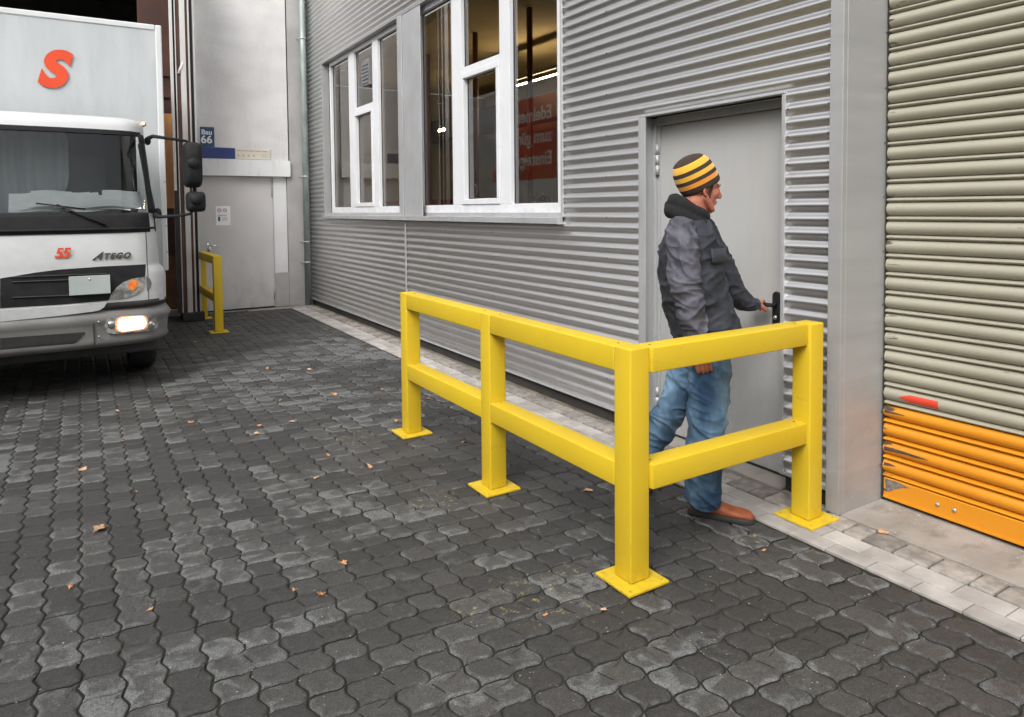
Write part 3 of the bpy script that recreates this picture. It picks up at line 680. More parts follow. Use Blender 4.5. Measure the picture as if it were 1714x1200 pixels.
def rib_patch(name, za, pts, mat, parent):
    b = BM(); G = []
    for (y_, a0, a1) in pts:
        col_ = []
        for i in range(5):
            a = a0+(a1-a0)*i/4; col_.append(b.verts.new((3.613-0.019*math.sin(PI*a)**0.75-0.0008, y_, za+0.064*a)))
        G.append(col_)
    for i in range(len(G)-1):
        for j in range(4): b.faces.new((G[i][j], G[i+1][j], G[i+1][j+1], G[i][j+1]))
    return sub(name, b, mat, parent, True)
M['scrape'] = pm('scraped_metal', (0.055, 0.03, 0.022), (0.10, 0.06, 0.045), 40, rough=0.7); M['scrape2'] = pm('bare_metal', (0.22, 0.20, 0.18), (0.10, 0.09, 0.085), 50, rough=0.6)
zr = 0.135+0.0975+0.028
rib_patch('scrape_mark', zr, [(2.066, .30, .62), (2.02, .34, .66), (1.96, .42, .64), (1.90, .40, .60), (1.86, .46, .58), (1.84, .50, .54)], M['scrape'], lo)
rib_patch('scrape_mark', zr+0.0975*2, [(2.066, .42, .66), (2.03, .46, .62), (1.99, .50, .60), (1.96, .53, .57)], M['scrape'], lo)
rib_patch('scrape_mark', zr-0.0975, [(2.066, .55, .80), (2.04, .60, .82), (2.02, .66, .78), (2.005, .70, .74)], M['scrape'], lo)
b = BM(); vv = [b.verts.new((3.5972, yy, zz)) for yy, zz in ((2.06, .128), (2.0, .130), (1.93, .118), (1.97, .105), (2.01, .085), (2.035, .062), (2.055, .070))]; b.faces.new(vv); sub('bare_patch', b, M['scrape2'], rs)
# ---- room behind the windows
part('room_wall', M['room_olive'], (7.5, 7.6, 2.2, 11.7, 0.0, 3.69), (3.44, 7.5, 11.68, 11.78, 0.0, 3.69), (3.44, 7.5, 3.65, 3.75, 0, 3.69))
part('room_ceiling', M['room_tan'], (3.44, 7.6, 2.2, 11.7, 3.7, 3.8)); part('room_floor', M['room_olive'], (3.44, 7.6, 2.2, 11.7, -0.0, 0.02))
part('ceiling_beam', M['room_dark'], (5.3, 5.6, 3.8, 11.6, 2.78, 3.12)); part('room_frieze', M['room_tan'], (6.6, 6.65, 3.8, 11.6, 2.9, 3.69))
for px in (716, 796, 887):
    p = onX(px, 130, 4.1); b = BM(); tube(b, [(4.1, p.y, 0.02), (4.1, p.y, 3.7)], 0.032, 12); obj('room_pole', b, M['room_brown'], fb, True)
for k in range(2):
    p = onX(900 if k == 0 else 738, 112, 5.0)
    lm = empty('tube_lamp', (5.0, p.y, 3.3), ['lit tube lamp under the tan ceiling behind the right pane of the near window', 'short lit lamp behind the left pane of the near window'][k], 'lamp', None)
    hl0 = 0.7 if k == 0 else 0.09
    b = BM(); zl_ = 3.22 if k == 0 else 2.86; tube(b, [(5.0, p.y-hl0, zl_), (5.0, p.y+hl0, zl_)], 0.009 if k == 0 else 0.02, 10); obj('tube', b, M['tube'], lm, True)
    hw_ = hl0+0.02; b = BM(); box(b, 4.98, 5.02, p.y-hw_, p.y+hw_, 3.291, 3.33, 0.004); box(b, 4.99, 5.01, p.y-hl0*.7-.01, p.y-hl0*.7+.01, 3.331, 3.69); box(b, 4.99, 5.01, p.y+hl0*.7-.01, p.y+hl0*.7+.01, 3.331, 3.69); tube(b, [(5.0, p.y-hl0*.8, zl_+0.012), (5.0, p.y-hl0*.8, 3.292)], 0.004, 6); tube(b, [(5.0, p.y+hl0*.8, zl_+0.012), (5.0, p.y+hl0*.8, 3.292)], 0.004, 6); obj('lamp_housing', b, M['louvre'], lm)
# things standing on the inner ledge
part('inner_ledge', M['upvc'], (3.44, 3.75, 4.4, 10.8, 1.44, 1.47))
for k, (px, L) in enumerate(((738, 0.36), (657, 0.42))):
    p = onX(px, 345, 3.6); b = BM(); box(b, 3.5, 3.68, p.y-L, p.y+L, 1.471, 1.66, 0.006); box(b, 3.495, 3.685, p.y-L-0.005, p.y+L+0.005, 1.6605, 1.69, 0.006)
    tag(obj('red_box', b, M['redbox']), ['red box on the ledge behind the near window, at its far left pane', 'red box on the ledge behind the far window, at its nearest pane'][k], 'box')
p = onX(906, 338, 3.62); fan = empty('desk_fan', (p.x, p.y, 1.471), 'small round desk fan with shiny rim behind the right pane of the near window', 'fan')
b = BM(); n = 40; c = Vector((p.x, p.y, 1.60)); axis = Vector((-1, 0, 0))
for rr, tr in ((0.125, 0.006), (0.085, 0.003), (0.045, 0.003)): tube(b, [c+Vector((-0.01, rr*math.cos(2*PI*k/n), rr*math.sin(2*PI*k/n))) for k in range(n+1)], tr, 8, cap=False)
obj('fan_cage', b, M['chrome'], fan, True)
b = BM(); tube(b, [c+Vector((0.045, 0, 0)), c+Vector((0.01, 0, 0))], 0.10, 24); tube(b, [c+Vector((0.045, 0, 0)), c+Vector((0.09, 0, 0))], 0.04, 16); tube(b, [(p.x+0.07, p.y, 1.475), (p.x+0.07, p.y, 1.6)], 0.014, 10); tube(b, [(p.x+0.07, p.y, 1.4712), (p.x+0.07, p.y, 1.485)], 0.06, 20)
obj('fan_body', b, M['black'], fan, True)
p = onX(800, 330, 3.95); ch = empty('office_chair', (p.x, p.y, 0.02), 'dark office chair backrest behind the casement of the near window', 'chair')
b = BM(); box(b, p.x-0.03, p.x+0.03, p.y-0.2, p.y+0.2, 1.15, 1.66, 0.028, 3); obj('backrest', b, M['black'], ch, True)
b = BM(); box(b, p.x, p.x+0.45, p.y-0.22, p.y+0.22, 0.92, 0.99, 0.02, 3); obj('seat', b, M['black'], ch, True)
b = BM(); tube(b, [(p.x+0.2, p.y, 0.06), (p.x+0.2, p.y, 0.93)], 0.03, 10)
for k in range(5): tube(b, [(p.x+0.2, p.y, 0.09), (p.x+0.2+0.28*math.cos(k*1.2566), p.y+0.28*math.sin(k*1.2566), 0.05)], 0.02, 8)
obj('base', b, M['black'], ch, True)

# =================================================================== BUILDING AT THE BACK
YB = 11.70
bb = empty('yard_building', (1.6, 12.0, 0), 'light grey plastered building closing the far end of the yard, with flush steel door', 'building')
def bpart(name, mat, *boxes, bev=0.003, parent=None):
    b = BM()
    for q in boxes: box(b, *q, bev, 1)
    return obj(name, b, mat, bb)
bpart('wall', M['plaster'], (1.28, 2.93, YB, YB+0.3, 2.40, 7.0))
bpart('wall', M['plaster'], (-3.6, 1.279, YB, YB+0.3, 5.9, 7.0)); bpart('wall', M['plaster'], (-12, -3.605, YB, YB+0.3, 0, 7.0))
bpart('lintel', M['lintel'], (1.28, 2.945, YB-0.06, YB+0.29, 2.135, 2.395))
bpart('sign_ledge', M['plaster'], (2.64, 2.652, YB-0.012, YB-0.0005, 2.40, 2.58))
bpart('wall_pier', M['plaster_white'], (2.685, 2.895, YB+0.03, YB+0.3, 0.56, 2.134)); bpart('plinth', M['plaster_grey'], (2.685, 2.90, YB+0.02, YB+0.3, 0.0, 0.559))
bpart('pilaster', M['plaster_grey'], (2.90, 3.284, YB-0.005, YB+0.31, 0.0, 2.134), (2.95, 3.284, YB-0.005, YB+0.31, 2.1345, 7.0))
bd = bpart('door', M['backdoor'], (1.50, 2.675, YB+0.05, YB+0.10, 0.015, 2.13))
b = BM(); box(b, 1.40, 1.498, YB+0.02, YB+0.12, 0.0, 2.134, 0.003); box(b, 2.6765, 2.684, YB+0.03, YB+0.11, 0.0, 2.134, 0.001); box(b, 1.52, 1.524, YB+0.047, YB+0.0495, 0.02, 2.12); sub('door_frame', b, M['backdoor'], bd)
b = BM(); h = onY(352, 411, YB+0.03); tube(b, [(h.x-0.02, YB+0.05, h.z), (h.x-0.02, YB-0.005, h.z)], 0.009, 10); tube(b, [(h.x-0.025, YB-0.005, h.z), (h.x+0.10, YB-0.005, h.z)], 0.009, 10); box(b, h.x-0.045, h.x+0.005, YB+0.043, YB+0.0495, h.z-0.09, h.z+0.04, 0.002)
sub('door_handle', b, M['chrome'], bd, True)
for z in (1.80, 0.12):
    b = BM(); tube(b, [(2.665, YB+0.042, z), (2.665, YB+0.042, z+0.25)], 0.010, 10); sub('hinge', b, M['flash'], bd, True)
bpart('drain_grate', M['rubber'], (1.55, 2.45, YB-0.30, YB-0.16, -0.02, 0.003))
bpart('wall', M['base_dark'], (1.28, 3.28, YB+0.31, YB+0.36, 0.0, 7.0))
bpart('light_block_wall', M['plaster_grey'], (-12.0, -9.0, -14.0, 11.69, 0.0, 7.5))  # unseen wall, added to block low sky light and deepen shade
# downpipe
dp = empty('downpipe', (3.20, YB-0.08, 0), 'greenish zinc downpipe running down the corner beside the corrugated wall', 'pipe')
b = BM(); tube(b, [(3.185, YB-0.07, 0.0), (3.185, YB-0.07, 7.0)], 0.048, 20); obj('pipe', b, M['pipe'], dp, True)
for z in (0.72, 1.06, 2.14, 4.4):
    b = BM(); tube(b, [(3.185, YB-0.07, z-0.012), (3.185, YB-0.07, z+0.012)], 0.054, 20); tube(b, [(3.09, YB-0.006, z), (3.14, YB-0.06, z)], 0.006, 8); obj('pipe_clamp', b, M['flash'], dp, True)
# gateway with its brown jamb boards and the hall behind the lorry
bpart('gate_board', M['darkwood'], (0.80, 1.279, YB+0.06, YB+0.11, 3.07, 5.89)); bpart('gate_board', M['wood'], (0.80, 1.279, YB+0.055, YB+0.11, 1.63, 3.065)); bpart('gate_board', M['darkwood'], (0.80, 1.279, YB+0.06, YB+0.11, 0.90, 1.625)); bpart('gate_board', M['rustwood'], (0.80, 1.279, YB+0.055, YB+0.11, 0.10, 0.895))
bpart('gate_rail', M['darkwood'], (0.80, 1.279, YB+0.03, YB+0.054, 3.30, 3.36), bev=0.002); bpart('gate_rail', M['darkwood'], (0.80, 1.279, YB+0.03, YB+0.054, 3.62, 3.74), bev=0.002)
bpart('gate_sill', M['concrete'], (0.75, 1.26, YB-0.06, YB+0.05, -0.02, 0.09)); bpart('gate_jamb', M['plaster_grey'], (1.28, 1.399, YB+0.005, YB+0.3, 0.0, 2.134))
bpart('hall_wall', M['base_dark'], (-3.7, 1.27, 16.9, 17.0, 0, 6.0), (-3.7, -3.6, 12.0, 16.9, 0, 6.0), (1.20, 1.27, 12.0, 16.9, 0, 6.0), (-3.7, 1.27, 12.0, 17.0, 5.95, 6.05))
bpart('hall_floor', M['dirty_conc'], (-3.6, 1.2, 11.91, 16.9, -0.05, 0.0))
# folded gate leaf standing out from the wall
gl = empty('folding_gate', (1.28, 10.9, 0), 'folded tall gate leaf of white, brown and black upright profiles beside the truck', 'gate')
YG = 10.90
def gx_(px): return onY(px, 300, YG).x
strips = [(291, 296, 'gatewhite', 0.0), (296, 299.4, 'black', .02), (299.4, 301.2, 'gatewhite', .01), (301.2, 308, 'gatebrown', .03), (308, 317, 'gatewhite', 0.0), (317, 321.3, 'gatebrown', .02), (321.3, 324, 'gatewhite', .01), (324, 329, 'black', .02), (329, 332.5, 'gatewhite', 0.03)]
for a, c, mt, off in strips:
    b = BM(); box(b, gx_(a)+.0005, gx_(c)-.0005, YG+off, YG+off+0.055, 0.13, 5.5, 0.003); obj('gate_profile', b, M[mt], gl)
b = BM(); box(b, gx_(309), gx_(331), YG+0.09, YG+0.60, 0.13, 5.5, 0.003); obj('gate_core', b, M['gatebrown'], gl)
b = BM(); box(b, gx_(299), gx_(336), YG-0.05, YG+0.30, 0.002, 0.128, 0.015, 2); obj('gate_foot', b, M['rubber'], gl)
b = BM(); box(b, gx_(291), gx_(299), YG-0.006, YG-0.001, 0.13, 1.88, 0.002); obj('rubber_lip', b, M['rubber'], gl)
c = onY(303, 116, YG); b = BM(); tube(b, [(c.x-0.03, YG+0.01, c.z-0.06), (c.x+0.03, YG+0.01, c.z+0.1)], 0.02, 8); obj('gate_bracket', b, M['gatewhite'], gl, True)

# ---- signs
def corners(px0, py0, px1, py1, Y):
    a = onY(px0, py0, Y); b_ = onY(px1, py1, Y); return a.x, b_.x, b_.z, a.z
x0, x1, z0, z1 = 1.60, 1.803, 2.585, 2.885
s = empty('house_number_sign', (x0, YB-0.02, z0), 'dark blue square sign reading Bau 66 on the plaster wall', 'sign')
b = BM(); box(b, x0, x1, YB-0.02, YB-0.001, z0, z1, 0.003); obj('sign_board', b, M['blue'], s)
place_text('lettering', 'Bau', 0.105, (x0+0.015, YB-0.0215, z0+0.185), (1, 0, 0), (0, 0, 1), M['signwhite'], s, offset=0.0025)
place_text('lettering', '66', 0.165, (x0+0.006, YB-0.0215, z0+0.052), (1, 0, 0), (0, 0, 1), M['signwhite'], s, offset=0.004)
b = BM(); box(b, 1.45, 2.10, YB-0.018, YB-0.001, 2.405, 2.575, 0.003); tag(obj('blue_board', b, M['blue2']), 'long plain blue board on the lintel under the number sign', 'sign')
s = empty('notice_board', (2.36, YB-0.018, 2.405), 'cream notice strip with faint red line and grey pictograms on the lintel', 'sign')
b = BM(); box(b, 2.105, 2.635, YB-0.018, YB-0.001, 2.405, 2.565, 0.003); obj('sign_board', b, M['creamsign'], s)
b = BM(); 
for k in range(34):
    if k % 7 == 5: continue
    box(b, 2.125+k*0.0142, 2.135+k*0.0142, YB-0.0192, YB-0.0182, 2.528, 2.545)
obj('red_print', b, M['paleprint'], s)
b = BM()
for k in range(4):
    c = 2.15+k*0.078
    for q in (-1, 1):
        tube(b, [(c-0.02, YB-0.0188, 2.46-q*0.022), (c+0.02, YB-0.0188, 2.46+q*0.022)], 0.0022, 6)
    ellips(b, (c, YB-0.0188, 2.462), (0.012, 0.001, 0.012), 10)
for k in range(3): box(b, 2.50, 2.60, YB-0.0192, YB-0.0182, 2.436+k*0.022, 2.440+k*0.022)
obj('pictograms', b, M['greyprint'], s)
a = onY(361, 345, YB+0.05); c = onY(386, 377, YB+0.05)
s = empty('paper_notice', (a.x, YB+0.045, c.z), 'white paper notice with two small prohibition circles taped on the grey door', 'notice')
b = BM(); box(b, a.x, c.x, YB+0.044, YB+0.047, c.z, a.z); obj('sheet', b, M['paper'], s)
b = BM(); w = c.x-a.x; h = a.z-c.z
for fx in (0.24, 0.62):
    cc = Vector((a.x+w*fx, YB+0.0432, c.z+h*0.78))
    tube(b, [cc+Vector((0.026*math.cos(2*PI*k/20), 0, 0.026*math.sin(2*PI*k/20))) for k in range(21)], 0.0045, 6, cap=False)
obj('red_print', b, pm('notice_red', (0.35, 0.08, 0.08), rough=0.6), s)
b = BM()
for fx in (0.24, 0.62): box(b, a.x+w*fx-0.013, a.x+w*fx+0.013, YB+0.0428, YB+0.0435, c.z+h*0.765, c.z+h*0.8)
for k in range(3): box(b, a.x+w*0.12, a.x+w*(0.8-k*0.05), YB+0.0428, YB+0.0435, c.z+h*(0.54-k*.03), c.z+h*(0.555-k*.03))
for k in range(6): box(b, a.x+w*0.42, a.x+w*0.82, YB+0.0428, YB+0.0435, c.z+h*(0.42-k*.035), c.z+h*(0.43-k*.035))
obj('grey_print', b, M['greyprint'], s)
b = BM(); box(b, a.x+w*0.14, a.x+w*0.28, YB+0.0428, YB+0.0435, c.z+h*0.22, c.z+h*0.45); obj('blue_print', b, M['blue'], s)

# =================================================================== YELLOW GUARDS
def base_plate(bm, x, y):
    box(bm, x-0.11, x+0.11, y-0.11, y+0.11, 0.0015, 0.014, 0.003, 2)
def guard(name, posts, rails, label, loc):
    g = empty(name, loc, label, 'safety barrier')
    hw = 0.0525
    for (x, y) in posts:
        b = BM(); box(b, x-hw, x+hw, y-hw, y+hw, 0.0145, 1.0, 0.007, 3); p = obj('post', b, M['yellow'], g, True)
        b = BM(); base_plate(b, x, y); q = obj('base_plate', b, M['yellow']); q.parent = p
        b = BM()
        for sx in (-1, 1):
            for sy in (-1, 1): tube(b, [(x+sx*0.087, y+sy*0.087, 0.0141), (x+sx*0.087, y+sy*0.087, 0.0172)], 0.0052, 6)
        q = obj('anchor_bolt', b, M['bolt'], None, False); q.parent = p
    for (a, c) in rails:
        for z0, z1 in ((0.892, 0.9995), (0.398, 0.505)):
            b = BM(); e = 0.0519
            if a[0] == c[0]: box(b, a[0]-e, a[0]+e, a[1]+hw+.0005, c[1]-hw-.0005, z0, z1, 0.006, 3)
            else: box(b, a[0]+hw+.0005, c[0]-hw-.0005, a[1]-e, a[1]+e, z0, z1, 0.006, 3)
            rl = obj('rail', b, M['yellow'], g, True)
            b = BM()
            for (px_, py_, s) in ((a[0], a[1], 1), (c[0], c[1], -1)):
                if a[0] == c[0]: q = (px_, py_+s*0.085)
                else: q = (px_+s*0.085, py_)
                tube(b, [(q[0], q[1], z1-0.001), (q[0], q[1], z1+0.0025)], 0.0055, 10)
            k = obj('rail_bolt', b, pm('bolt_dark', (0.22, 0.13, 0.03), rough=0.5) if 'bolt_dark' not in bpy.data.materials else bpy.data.materials['bolt_dark'], None, True); k.parent = rl
    return g
PX, P1, P2, P3 = 1.945, 2.198, 3.358, 4.512
guard('safety_barrier', [(PX, P1), (PX, P2), (PX, P3), (3.080, 2.165)], [((PX, P1), (PX, P2)), ((PX, P2), (PX, P3)), ((PX, 2.18), (3.080, 2.18))], 'long yellow corner barrier standing in the foreground around the man at the door', (1.945, 2.2, 0))
guard('safety_barrier', [(1.487, 9.70), (1.487, 11.05)], [((1.487, 9.70), (1.487, 11.05))], 'small yellow barrier beside the folded gate at the far end of the yard', (1.487, 9.7, 0))

# =================================================================== TRUCK
tk = empty('box_truck', (-0.5, 8.0, 0), 'white box truck with lit headlamp and red lettering parked at the left edge', 'truck')
XC = -0.52
def cabw(z):   # right-hand extent of the cab
    P = [(0.3, .60), (0.60, .63), (0.75, .652), (1.0, .655), (1.05, .648), (1.11, .603), (1.3, .598), (1.5, .592), (2.0, .555), (2.3, .53), (2.38, .528), (2.43, .515), (2.455, .48), (2.475, .38)]
    for (a, u), (c, v) in zip(P, P[1:]):
        if a <= z <= c: return u+(v-u)*(z-a)/(c-a)
    return P[0][1] if z < P[0][0] else P[-1][1]
def cabf(z):
    P = [(0.3, 6.95), (0.5, 6.90), (0.9, 6.88), (1.2, 6.90), (1.5, 6.96), (2.3, 7.16), (2.38, 7.19), (2.43, 7.25), (2.455, 7.38), (2.475, 7.7)]
    for (a, u), (c, v) in zip(P, P[1:]):
        if a <= z <= c: return u+(v-u)*(z-a)/(c-a)
    return P[0][1] if z < P[0][0] else P[-1][1]
RC = 0.20
def surf(x, z, rc=RC):
    w = cabw(z)-XC; d = abs(x-XC); y = cabf(z)+0.10*(d/w)**3
    e = d-(w-rc)
    if e > 0: y += rc*1.1*(1-math.sqrt(max(0.0, 1-min(1, e/rc)**2)))
    return y
def contour(z, back=8.02, off=0.0, xlo=None, xhi=None):
    w = cabw(z)-XC+off; pts = []
    xs = list(np.linspace(-w+RC, w-RC, 25)); arc = [w-RC+RC*math.sin(a) for a in np.linspace(0.12, PI/2, 10)]
    pts = [(XC+x) for x in [-q for q in arc[::-1]]+xs+arc]
    return [(x, surf(x if off == 0 else XC+(x-XC)*(w-off)/w, z)-off) for x in pts]
def cab_shell(zlist, off=0.0, skip=None, back=8.02):
    b = BM(); rows = []
    for z in zlist:
        c = contour(z, off=off)
        rr = [Vector((c[0][0], back, z))]+[Vector((x, y, z)) for x, y in c]+[Vector((c[-1][0], back, z))]
        rows.append([b.verts.new(p) for p in rr])
    for i in range(len(rows)-1):
        n = len(rows[i])
        for k in range(n-1):
            mid = (rows[i][k].co+rows[i+1][k+1].co)/2
            if skip and skip(mid, i, k): continue
            b.faces.new((rows[i][k], rows[i][k+1], rows[i+1][k+1], rows[i+1][k]))
    return b, rows
WS0, WS1 = 1.57, 2.275
zl = [0.78, 0.9, 1.0, 1.03, 1.06, 1.09, 1.11, 1.13, 1.18, 1.3, 1.41, 1.43, 1.5, WS0, 1.7, 1.85, 2.0, 2.15, WS1, 2.31, 2.35, 2.38, 2.41, 2.43, 2.445, 2.455, 2.465, 2.475]
def skipws(m, i, k):
    return (WS0 < m.z < WS1 and abs(m.x-XC) < cabw(m.z)-XC-0.055 and m.y < 7.6)
b, rows = cab_shell(zl, skip=skipws); b.faces.new(rows[-1])
cabo = obj('cab', b, M['truckwhite'], tk, smooth=True)
def fx(px, py, off=0.0):
    Y = 6.95
    for _ in range(12):
        p = onY(px, py, Y); Y = 0.5*Y+0.5*(surf(p.x, p.z)-off)
    return onY(px, py, Y)
def patch(name, pts_xz, off, mat, parent=tk, sub_n=3, thick=0.012, smooth=True, rc=RC):
    b = BM(); vs = [b.verts.new((x, 0, z)) for x, z in pts_xz]; f = b.faces.new(vs)
    bmesh.ops.triangulate(b, faces=[f])
    for _ in range(sub_n):
        le = [e for e in b.edges if e.calc_length() > 0.03]
        if not le: break
        bmesh.ops.subdivide_edges(b, edges=le, cuts=1); bmesh.ops.triangulate(b, faces=[f for f in b.faces if len(f.verts) > 3])
    for v in b.verts: v.co.y = surf(v.co.x, v.co.z, rc)-off
    be = [e for e in b.edges if e.is_boundary]
    r = bmesh.ops.extrude_edge_only(b, edges=be)
    for v in r['geom']:
        if isinstance(v, bmesh.types.BMVert): v.co.y += thick
    return obj(name, b, mat, parent, smooth=False)
def pxpoly(l): return [(p.x, p.z) for p in (fx(*q) for q in l)]
# black windscreen surround (ring) : built as strips over the shell
def ringstrip(z0, z1, xa, xb, off, mat, name, n=30, nz=6, parent=tk):
    b = BM(); G = []
    for i in range(nz+1):
        z = z0+(z1-z0)*i/nz; a = xa(z) if callable(xa) else xa; c = xb(z) if callable(xb) else xb
        G.append([b.verts.new((a+(c-a)*j/n, surf(a+(c-a)*j/n, z)-off, z)) for j in range(n+1)])
    for i in range(nz):
        for j in range(n): b.faces.new((G[i][j], G[i][j+1], G[i+1][j+1], G[i+1][j]))
    o = obj(name, b, mat, parent, True); s = o.modifiers.new('s', 'SOLIDIFY'); s.thickness = 0.006; s.offset = 0
    return o
edge = lambda z: cabw(z)-0.012
inner = lambda z: cabw(z)-0.062
sr = ringstrip(1.40, WS0+0.004, lambda z: 2*XC-edge(z), edge, 0.006, M['black'], 'windscreen_surround')
ringstrip(WS1-0.004, 2.315, lambda z: 2*XC-inner(z), lambda z: cabw(z)-0.04, 0.006, M['black'], 'windscreen_surround', parent=tk)
ringstrip(WS0+0.002, WS1+0.02, inner, edge, 0.008, M['black'], 'windscreen_surround', n=4, nz=12)
ringstrip(WS0, WS1, lambda z: 2*XC-edge(z), lambda z: 2*XC-inner(z), 0.008, M['black'], 'windscreen_surround', n=4, nz=12)
wsg = ringstrip(WS0-0.01, WS1+0.01, lambda z: 2*XC-inner(z), inner, 0.002, M['ws_glass'], 'windscreen', n=40, nz=10)
wsg.modifiers.clear(); face_to(wsg, Vector((0, -1, 0)))
# cowl ledge line
ringstrip(1.425, 1.445, lambda z: 2*XC-edge(z)-0.0, edge, 0.02, M['black'], 'cowl_lip', nz=2)
# interior
b = BM(); box(b, -1.55, 0.43, 7.30, 7.78, 1.30, 1.585, 0.02); box(b, -1.5, 0.50, 7.12, 7.31, 1.30, 1.562, 0.01); obj('dashboard', b, M['dash'], tk)
b = BM(); box(b, -1.55, 0.49, 7.92, 7.99, 1.2, 2.40); box(b, -1.55, -1.2, 7.5, 7.9, 1.3, 2.1, 0.04); box(b, -0.22, 0.22, 7.62, 7.82, 1.3, 2.12, 0.05); obj('cab_seat', b, M['seat'], tk)
b = BM(); G = []  # added pale wavy-edged sheet imitating the sky reflected in the windscreen
for i in range(61):
    t = i/60; x = -1.5+1.42*t; G.append([b.verts.new((min(x, -0.10+0.05*math.sin(z*7)+0.06*(z-1.9)), 7.55+0.018*math.sin(i*1.3)+0.01*math.sin(i*.5), z)) for z in np.linspace(1.5, 2.40, 12)])
for i in range(60):
    for j in range(11): b.faces.new((G[i][j], G[i+1][j], G[i+1][j+1], G[i][j+1]))
o = obj('cab_sky_sheet', b, M['sky_sheet'], tk, True); s = o.modifiers.new('s', 'SOLIDIFY'); s.thickness = 0.004
rnd = random.Random(11)
pp = empty('paper_stack', (0.1, 7.3, 1.585), 'loose heap of white papers lying on the dashboard of the truck', 'papers')
for k in range(10):
    cx_, cy_ = -0.36+0.075*k, rnd.uniform(7.13, 7.19); a = rnd.uniform(-0.25, 0.25); tl = rnd.uniform(0.5, 0.85)
    b = BM(); n = 8; G = []
    for i in range(n+1):
        for_ = []
        for j in range(n+1):
            u, v = (i/n-0.5)*0.30, (j/n-0.5)*0.21
            x = cx_+u*math.cos(a)-v*math.sin(a); yv = cy_+(u*math.sin(a)+v*math.cos(a))
            z = 1.592+(k*7 % 5)*0.009+max(0, v+0.09)*tl+0.008*math.sin(u*14+k)
            for_.append(b.verts.new((x, yv, z)))
        G.append(for_)
    for i in range(n):
        for j in range(n): b.faces.new((G[i][j], G[i][j+1], G[i+1][j+1], G[i+1][j]))
    obj('sheet', b, M['paper'], pp, True)
# wiper
def wp(px, py, o=0.018):
    p = fx(px, py, o); return p
b = BM(); tube(b, [wp(60, 340), wp(100, 345), wp(143, 350)], 0.006, 8); tube(b, [wp(95, 342, .03), wp(135, 360, .03), wp(168, 372, .025), wp(176, 377, .02)], [0.006, 0.009, 0.012, 0.014], 8)
obj('wiper', b, M['black'], tk, True)
# bonnet panel lines, grille, lower apron
jl = fx(245, 420)
b = BM()
for z in np.arange(1.14, 1.40, 0.02): pass
def vstrip(name, x, z0, z1, wd, off, mat):
    b = BM(); G = []
    for i in range(13):
        z = z0+(z1-z0)*i/12; G.append([b.verts.new((x+q, surf(x+q, z)-off, z)) for q in (0, wd)])
    for i in range(12): b.faces.new((G[i][0], G[i][1], G[i+1][1], G[i+1][0]))
    return obj(name, b, mat, tk, True)
vstrip('panel_gap', jl.x, 0.80, 1.40, 0.006, 0.0015, M['rubber'])
L_ = 2*XC
gr = pxpoly([(0, 466), (60, 456), (100, 451), (170, 446), (244, 442), (243, 462), (215, 467), (197, 478), (184, 496), (180, 503), (100, 510), (0, 516)])
g0 = patch('grille', gr, 0.004, M['black'], thick=0.02)
for py in (458, 466, 492):
    a = fx(20, py+6, .01); c = fx(180, py, .01)
    b = BM(); tube(b, [a, fx(100, py+3, .012), c], 0.006, 6); o = obj('grille_bar', b, M['rubber']); o.parent = g0
# white apron below the grille, and its rounded end
ap = pxpoly([(0, 519), (100, 512), (150, 509), (179, 506), (174, 514), (166, 519), (155, 521), (100, 528), (0, 538)])
patch('apron', ap, 0.022, M['truckwhite'], thick=0.03)
hl = pxpoly([(183, 500), (186, 492), (195, 481), (206, 472), (222, 466), (243, 463), (242, 475), (238, 485), (230, 492), (215, 497), (200, 500)])
hd = patch('turn_signal_lamp', hl, 0.010, M['lampglass'], thick=0.02)
am = pxpoly([(215, 474), (217, 470), (222, 468), (228, 468), (230, 472), (230, 478), (227, 483), (221, 486), (216, 484), (214, 479)]); am = patch('amber_lens', am, 0.0135, M['amber'], parent=None, thick=0.004); am.parent = hd
cv = pxpoly([(245, 462), (251, 466), (254, 474), (252, 482), (246, 487)]); patch('lamp_recess', cv, 0.004, M['bumper'], thick=0.006)
# lower white corner of cab bulge
# bumper: grey loft, slightly proud
def bump_shell(zs, offs):
    b = BM(); rows = []
    for z, o in zip(zs, offs):
        c = contour(max(z, .3)); rr = [Vector((c[0][0]-o, 7.55, z))]
        for x, yy in c:
            sx = (x-XC)/(cabw(z)-XC); rr.append(Vector((x+o*abs(sx)**6*(1 if sx > 0 else -1), yy-o+0.02*abs(sx)**2, z)))
        rr.append(Vector((c[-1][0]+o, 7.55, z))); rows.append([b.verts.new(p) for p in rr])
    for i in range(len(rows)-1):
        for k in range(len(rows[i])-1): b.faces.new((rows[i][k], rows[i][k+1], rows[i+1][k+1], rows[i+1][k]))
    return b
bz = lambda px, py: fx(px, py).z
zt = bz(220, 519); zbm = bz(120, 583)
bmp = obj('bumper', bump_shell([zbm-0.02, zbm, zbm+0.03, zbm+0.06, 0.60, zt-0.09, zt-0.055, zt-0.02, zt+0.04], [0.0, 0.035, 0.05, 0.035, 0.032, 0.036, 0.05, 0.025, -0.02]), M['bumper'], tk, True)
